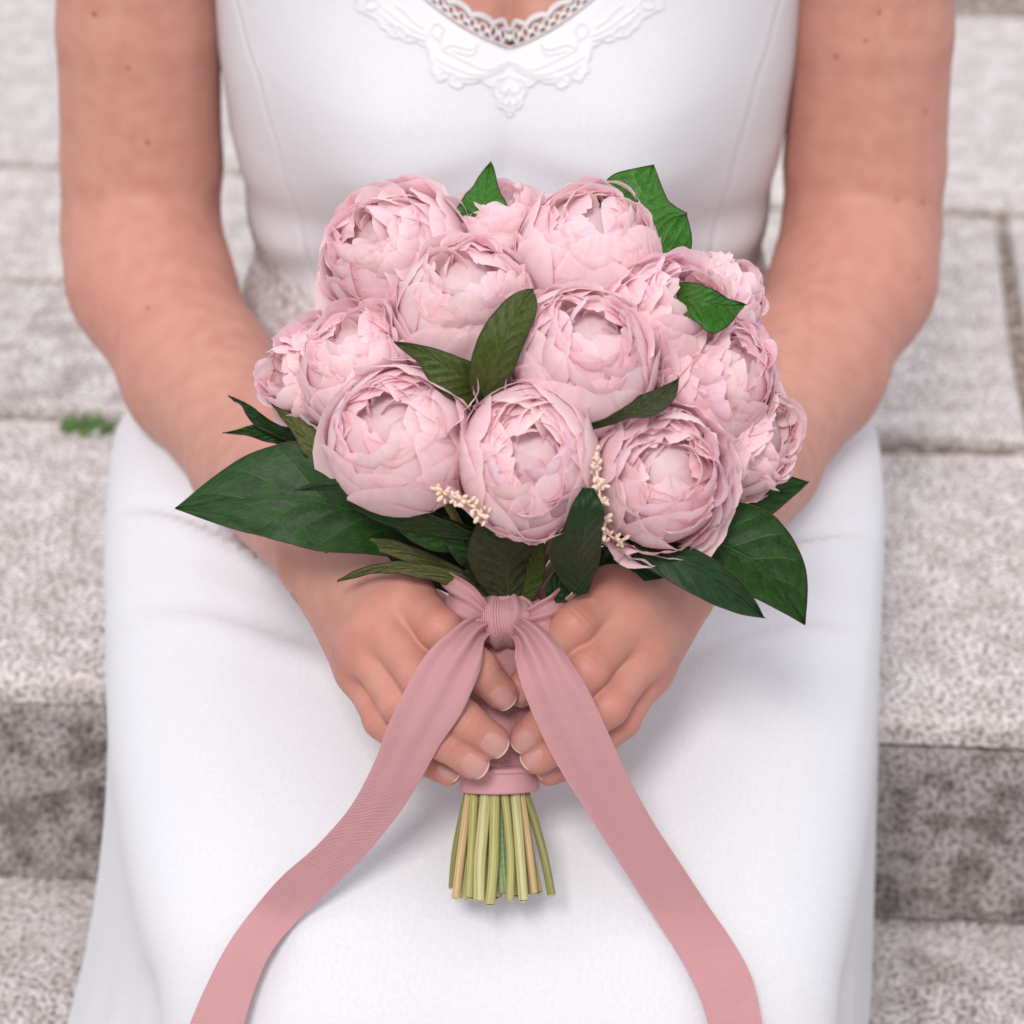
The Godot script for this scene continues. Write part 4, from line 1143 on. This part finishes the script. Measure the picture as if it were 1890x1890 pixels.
func build_stems(b: Node3D, flowers: Array) -> void:
	# [top at the lower edge of the wrap, cut end, width in mm, colour, flattened]
	var stems := [
		[Vector3(-0.0180, -0.0636, 0.0060), Vector3(-0.0215, -0.1107, 0.0100), 3.1, 2, 0.8], [Vector3(-0.0192, -0.0641, 0.0), Vector3(-0.0236, -0.1078, 0.0010), 2.2, 3, 1.0], [Vector3(-0.0158, -0.0634, 0.0090), Vector3(-0.0162, -0.1105, 0.0120), 3.2, 0, 1.0], [Vector3(-0.0132, -0.0635, 0.0080), Vector3(-0.0183, -0.1116, 0.0060), 2.4, 1, 1.0],
		[Vector3(-0.0099, -0.0631, 0.0120), Vector3(-0.0120, -0.1109, 0.0160), 4.2, 1, 0.85], [Vector3(-0.0059, -0.0631, 0.0130), Vector3(-0.0078, -0.1126, 0.0180), 3.6, 0, 0.9], [Vector3(-0.0048, -0.0634, 0.0090), Vector3(-0.0022, -0.1088, 0.0110), 3.7, 4, 0.6], [Vector3(-0.0017, -0.0631, 0.0130), Vector3(0.0002, -0.1109, 0.0160), 3.0, 0, 1.0],
		[Vector3(0.0004, -0.0632, 0.0110), Vector3(0.0018, -0.1092, 0.0120), 1.8, 2, 1.0], [Vector3(0.0033, -0.0631, 0.0120), Vector3(0.0057, -0.1111, 0.0160), 3.5, 1, 0.9], [Vector3(0.0062, -0.0634, 0.0090), Vector3(0.0101, -0.1087, 0.0120), 2.6, 2, 0.9], [Vector3(0.0079, -0.0636, 0.0060), Vector3(0.0171, -0.1094, 0.0120), 3.0, 3, 1.0],
		[Vector3(-0.0089, -0.0646, -0.0060), Vector3(-0.0058, -0.1115, -0.0040), 3.6, 0, 1.0], [Vector3(0.0022, -0.0646, -0.0060), Vector3(0.0044, -0.1106, -0.0040), 3.4, 3, 1.0], [Vector3(-0.0144, -0.0645, -0.0040), Vector3(-0.0146, -0.1097, -0.0020), 3.4, 3, 1.0],
		[Vector3(-0.0117, -0.0640, 0.0020), Vector3(-0.0097, -0.1099, 0.0060), 3.6, 0, 1.0], [Vector3(-0.0077, -0.0638, 0.0040), Vector3(-0.0048, -0.1108, 0.0070), 3.4, 1, 1.0], [Vector3(0.0, -0.0639, 0.0030), Vector3(0.0031, -0.1103, 0.0060), 3.6, 0, 1.0], [Vector3(0.0049, -0.0640, 0.0020), Vector3(0.0075, -0.1101, 0.0040), 3.2, 3, 1.0], [Vector3(-0.0172, -0.0640, 0.0020), Vector3(-0.0199, -0.1098, 0.0030), 3.2, 0, 1.0], [Vector3(0.0066, -0.0641, 0.0), Vector3(0.0119, -0.1093, 0.0030), 3.0, 0, 1.0]]
	var ax0: float = Vector3(-0.0042, -0.0332, 0.0).x
	for i in stems.size():
		var d: Array = stems[i]
		var top: Vector3 = Vector3(ax0 + (d[0].x - ax0) * 0.82, d[0].y, d[0].z * 0.8)
		var low: Vector3 = d[1]
		var bend := Vector3(rng.randf_range(-0.0012, 0.0012), 0, rng.randf_range(-0.001, 0.001))
		var pts := PackedVector3Array([low, low.lerp(top, 0.33) + bend, low.lerp(top, 0.66) + bend * 0.6, top])
		if i < flowers.size():
			var fl: Vector3 = flowers[i][0]
			var gate := Vector3(top.x * 0.55, 0.0, top.z * 0.4)
			pts.append_array([top.lerp(gate, 0.5), gate, gate.lerp(fl, 0.45) + Vector3(0, 0.006, -0.004), fl - (flowers[i][1] as Vector3).normalized() * flowers[i][2] * 0.9])
		var r: float = d[2] / 1700.0
		var line := curve(pts, 40)
		var acc := Acc.new()
		acc.tube(line, even(r, line.size()), 12, d[4], false)
		var o := obj("stem", acc.mesh(), M.stem_net if d[3] == 4 else M["stem_%d" % d[3]], b)
		# the cut end, slightly slanted and fibrous
		var cutm := Acc.new()
		var t := (line[0] - line[1]).normalized()
		var sx := t.cross(Vector3(0.13, 0.2, 0.97)).normalized()
		var sy := t.cross(sx)
		var ph := i * 1.7
		cutm.sheet(14, 3, func(u: float, v: float) -> Vector3:
			var a := u * TAU
			var q: Vector3 = (sx * cos(a) + sy * sin(a) * d[4]) * r * (1.0 - v) * 1.01
			return line[0] + q + t * (0.0006 * sin(a + ph) * (1.0 - v) + 0.0003 * (1.0 - v) + 0.00025 * sin(a * 5.0 + ph) * (1.0 - v)), true)
		obj("cut_end", cutm.mesh(), M.cut, o)

func build_ribbon(b: Node3D) -> void:
	# the wrap round the stems: overlapping turns, with a straight band at the lower edge
	var wrap := Acc.new()
	var ax := Vector3(-0.0042, -0.0332, 0.0)
	var foot := Vector3(-0.0042, -0.0690, 0.0)
	wrap.sheet(60, 110, func(u: float, v: float) -> Vector3:
		var y := lerpf(foot.y + 0.0006, 0.022, v)
		var a := u * TAU
		var r := table([-0.08, 0.0147, -0.05, 0.0150, -0.02, 0.0165, 0.0, 0.0170, 0.02, 0.021], y)
		var turn := y / 0.014 + u * 1.0 + 0.15 * sin(a)
		r += 0.0008 * (turn - floor(turn)) + 0.0002 * sin(a * 7.0 + y * 300.0)
		return Vector3(ax.x + r * sin(a), y, r * cos(a)), false, 9.6, 8.5)
	var w := obj("ribbon_wrap", wrap.mesh(), M.silk, b)
	var cuff := Acc.new()
	cuff.sheet(60, 14, func(u: float, v: float) -> Vector3:
		var a := u * TAU
		var k: Array = [[0.0, -0.0006], [0.0, 0.0], [0.03, 0.0007], [0.1, 0.0009], [0.3, 0.0008], [0.5, 0.0008], [0.7, 0.0009], [0.74, 0.0012], [0.76, 0.0019], [0.80, 0.0022], [0.88, 0.0021], [0.93, 0.0018], [0.96, 0.0009], [1.0, 0.0002], [1.0, -0.0004]][int(round(v * 14))]
		var r: float = 0.0156 + k[1] + 0.00025 * sin(a * 5.0)
		return Vector3(ax.x + r * sin(a), foot.y + 0.0112 * k[0] + 0.0010 * (1.0 - cos(a)) * 0.6 + 0.0004 * sin(a + 1.0), r * cos(a)), false, 9.6, 1.0)
	obj("ribbon_cuff", cuff.mesh(), M.silk_plain, w)
	# the wide turn gathered behind the knot, its two sides fanned out
	for s in 2:
		var collar := Acc.new()
		var p := PackedVector3Array([[Vector3(-0.0054, 0.0011, 0.0200), Vector3(-0.0097, 0.0036, 0.0280), Vector3(-0.0155, 0.0075, 0.0310), Vector3(-0.0216, 0.0109, 0.0270), Vector3(-0.0253, 0.0132, 0.0150)], [Vector3(0.0033, 0.0003, 0.0200), Vector3(0.0082, 0.0014, 0.0280), Vector3(0.0143, 0.0032, 0.0310), Vector3(0.0200, 0.0048, 0.0260), Vector3(0.0232, 0.0057, 0.0140)]][s])
		var h := PackedVector3Array()
		for k in 5:
			h.append([Vector3(0.001, 0.0045, 0.0), Vector3(0.0, 0.0055, 0.001), Vector3(0.001, 0.0085, 0.0), Vector3(-0.001, 0.0105, 0.0), Vector3(-0.002, 0.011, 0.0)][k])
		band(collar, p, h, 0.0006, -0.0013, 2.6, 0.7 + s, 30, 50, 1.9, 3.0)
		obj("ribbon_collar", collar.mesh(), M.silk, b)
	# the knot: bands that pass over one another
	var knot := part("ribbon_knot", b)
	for d in [
		[[Vector3(0.0033, -0.0056, 0.0160), Vector3(0.0070, -0.0014, 0.0220), Vector3(0.0087, 0.0034, 0.0240), Vector3(0.0061, 0.0081, 0.0220), Vector3(0.0005, 0.0107, 0.0180), Vector3(-0.0055, 0.0097, 0.0140)], [0.0055, 0.0072, 0.0084, 0.0082, 0.0070, 0.0050], 0.0024, 3.0],
		[[Vector3(-0.0127, 0.0005, 0.0150), Vector3(-0.0087, 0.0025, 0.0210), Vector3(-0.0032, 0.0043, 0.0240), Vector3(0.0026, 0.0030, 0.0240), Vector3(0.0074, -0.0011, 0.0200)], [0.0060, 0.0085, 0.0100, 0.0095, 0.0070], 0.0026, 2.4],
		[[Vector3(-0.0033, 0.0114, 0.0120), Vector3(-0.0052, 0.0095, 0.0220), Vector3(-0.0062, 0.0049, 0.0295), Vector3(-0.0056, -0.0012, 0.0290), Vector3(-0.0041, -0.0062, 0.0215), Vector3(-0.0033, -0.0079, 0.0130)], [0.0065, 0.0080, 0.0094, 0.0096, 0.0086, 0.0070], 0.0028, 2.2],
		[[Vector3(0.0, 0.0118, 0.0120), Vector3(0.0022, 0.0099, 0.0220), Vector3(0.0031, 0.0057, 0.0285), Vector3(0.0018, 0.0005, 0.0275), Vector3(-0.0004, -0.0040, 0.0215)], [0.0040, 0.0056, 0.0064, 0.0060, 0.0044], 0.0026, 2.0]]:
		var line := curve(PackedVector3Array(d[0]), 40)
		var acc := Acc.new()
		var wd := PackedFloat32Array(d[1])
		acc.sheet(48, 40, func(u: float, v: float) -> Vector3:
			var k := int(round(v * 40))
			var t := (line[mini(k + 1, 40)] - line[maxi(k - 1, 0)]).normalized()
			var c := along(PackedVector3Array([Vector3(-0.0011, 0.0010, 0.0020), Vector3(-0.0011, 0.0010, 0.0020)]), 0.0)
			var n := (line[k] - c)
			n = (n - t * n.dot(t)).normalized()
			var s := t.cross(n)
			var a := u * TAU
			var hw := along1(wd, v)
			var x := cos(a)
			var up: float = sin(a) * d[2] * pow(1.0 - 0.6 * x * x, 0.5)
			up += 0.0009 * sin(x * PI * d[3] + 0.6) * maxf(0.0, sin(a)) - 0.0016 * x * x
			return line[k] + s * hw * x + n * up, true, 3.6, 4.8)
		obj("ribbon_fold", acc.mesh(), M.silk, knot)
	# the two tails
	for s in 2:
		var p: PackedVector3Array = [PackedVector3Array([Vector3(-0.0065, 0.0011, 0.0260), Vector3(-0.0123, -0.0012, 0.0360), Vector3(-0.0172, -0.0073, 0.0445), Vector3(-0.0230, -0.0161, 0.0475), Vector3(-0.0296, -0.0286, 0.0465), Vector3(-0.0375, -0.0425, 0.0410), Vector3(-0.0447, -0.0580, 0.0320), Vector3(-0.0538, -0.0741, 0.0205), Vector3(-0.0675, -0.0910, 0.0095), Vector3(-0.0828, -0.1060, -0.0010), Vector3(-0.0965, -0.1207, -0.0102), Vector3(-0.1066, -0.1339, -0.0048), Vector3(-0.1138, -0.1488, -0.0022), Vector3(-0.1192, -0.1635, 0.0), Vector3(-0.1249, -0.1814, 0.0009)]), PackedVector3Array([Vector3(0.0006, 0.0020, 0.0260), Vector3(0.0065, -0.0023, 0.0360), Vector3(0.0110, -0.0093, 0.0435), Vector3(0.0162, -0.0205, 0.0475), Vector3(0.0223, -0.0341, 0.0440), Vector3(0.0297, -0.0501, 0.0370), Vector3(0.0383, -0.0664, 0.0280), Vector3(0.0481, -0.0830, 0.0180), Vector3(0.0589, -0.1000, 0.0080), Vector3(0.0695, -0.1167, -0.0010), Vector3(0.0798, -0.1323, -0.0031), Vector3(0.0873, -0.1463, -0.0007), Vector3(0.0917, -0.1617, 0.0016), Vector3(0.0938, -0.1786, 0.0028)])][s]
		var h: PackedVector3Array = [PackedVector3Array([Vector3(0.0011, -0.0041, 0.0), Vector3(0.0031, -0.0051, 0.0), Vector3(0.0072, -0.0050, 0.0), Vector3(0.0098, -0.0053, 0.0), Vector3(0.0105, -0.0057, 0.0), Vector3(0.0101, -0.0043, 0.0), Vector3(0.0092, -0.0035, 0.0), Vector3(0.0102, -0.0008, 0.0), Vector3(0.0104, -0.0013, 0.0), Vector3(0.0102, -0.0024, 0.0), Vector3(0.0093, -0.0020, 0.0017), Vector3(0.0090, -0.0014, 0.0018), Vector3(0.0097, -0.0013, 0.0010), Vector3(0.0109, -0.0006, 0.0011), Vector3(0.0122, -0.0001, 0.0005)]), PackedVector3Array([Vector3(0.0027, 0.0033, 0.0), Vector3(0.0047, 0.0040, 0.0), Vector3(0.0087, 0.0031, 0.0), Vector3(0.0115, 0.0017, 0.0), Vector3(0.0124, 0.0018, 0.0), Vector3(0.0120, 0.0024, 0.0), Vector3(0.0110, 0.0024, 0.0), Vector3(0.0104, 0.0025, 0.0), Vector3(0.0106, 0.0026, 0.0), Vector3(0.0106, 0.0029, 0.0), Vector3(0.0112, 0.0023, -0.0015), Vector3(0.0115, 0.0018, -0.0013), Vector3(0.0109, 0.0005, -0.0006), Vector3(0.0104, -0.0001, -0.0003)])][s]
		var acc := Acc.new()
		band(acc, p, h, 0.0005, 0.0022, 2.3, 0.4 + 1.3 * s, 36, 220, 2.2, 25.0)
		obj("ribbon_tail", acc.mesh(), M.silk, b)

func _ready() -> void:
	# camera, sky, light, exposure
	var cam := Camera3D.new()
	cam.name = "camera"
	cam.position = Vector3(0, 0.9, 1.52)
	cam.rotation_degrees = Vector3(-30, 0, 0)
	cam.near = 0.05
	cam.far = 500.0
	var lens := CameraAttributesPhysical.new()
	lens.frustum_focal_length = 75.76
	lens.frustum_focus_distance = 1.29
	lens.exposure_aperture = 6.7
	lens.frustum_near = 0.05
	lens.frustum_far = 500.0
	cam.attributes = lens
	cam.fov = 18.0
	add_child(cam)
	cam.current = true
	var sky := ProceduralSkyMaterial.new()
	sky.sky_top_color = Color(0.97, 0.975, 1.0)
	sky.sky_curve = 0.45
	sky.sky_energy_multiplier = 1.02
	sky.sky_horizon_color = Color(0.70, 0.71, 0.74)
	sky.ground_bottom_color = Color(0.55, 0.53, 0.51)
	sky.ground_horizon_color = Color(0.72, 0.71, 0.70)
	sky.sun_angle_max = 1.0
	var env := Environment.new()
	env.background_mode = Environment.BG_SKY
	env.sky = Sky.new()
	env.sky.sky_material = sky
	env.tonemap_mode = Environment.TONE_MAPPER_LINEAR
	env.tonemap_exposure = 1.12
	env.sdfgi_enabled = true
	env.ssao_enabled = true
	env.ssil_enabled = true
	var we := WorldEnvironment.new()
	we.name = "environment"
	we.environment = env
	add_child(we)
	var sun := DirectionalLight3D.new()
	sun.name = "sun"
	sun.light_energy = 0.55
	sun.light_angular_distance = 16.0
	sun.light_color = Color(1.0, 0.98, 0.965)
	sun.shadow_enabled = true
	sun.rotation_degrees = Vector3(-48, -12, 0)
	add_child(sun)

	rough.noise_type = FastNoiseLite.TYPE_SIMPLEX_SMOOTH
	rough.frequency = 0.01
	rough.fractal_octaves = 3
	rough.seed = 4
	rng.seed = 11
	make_materials()
	build_steps()
	build_weed()
	build_woman()
	build_bouquet()
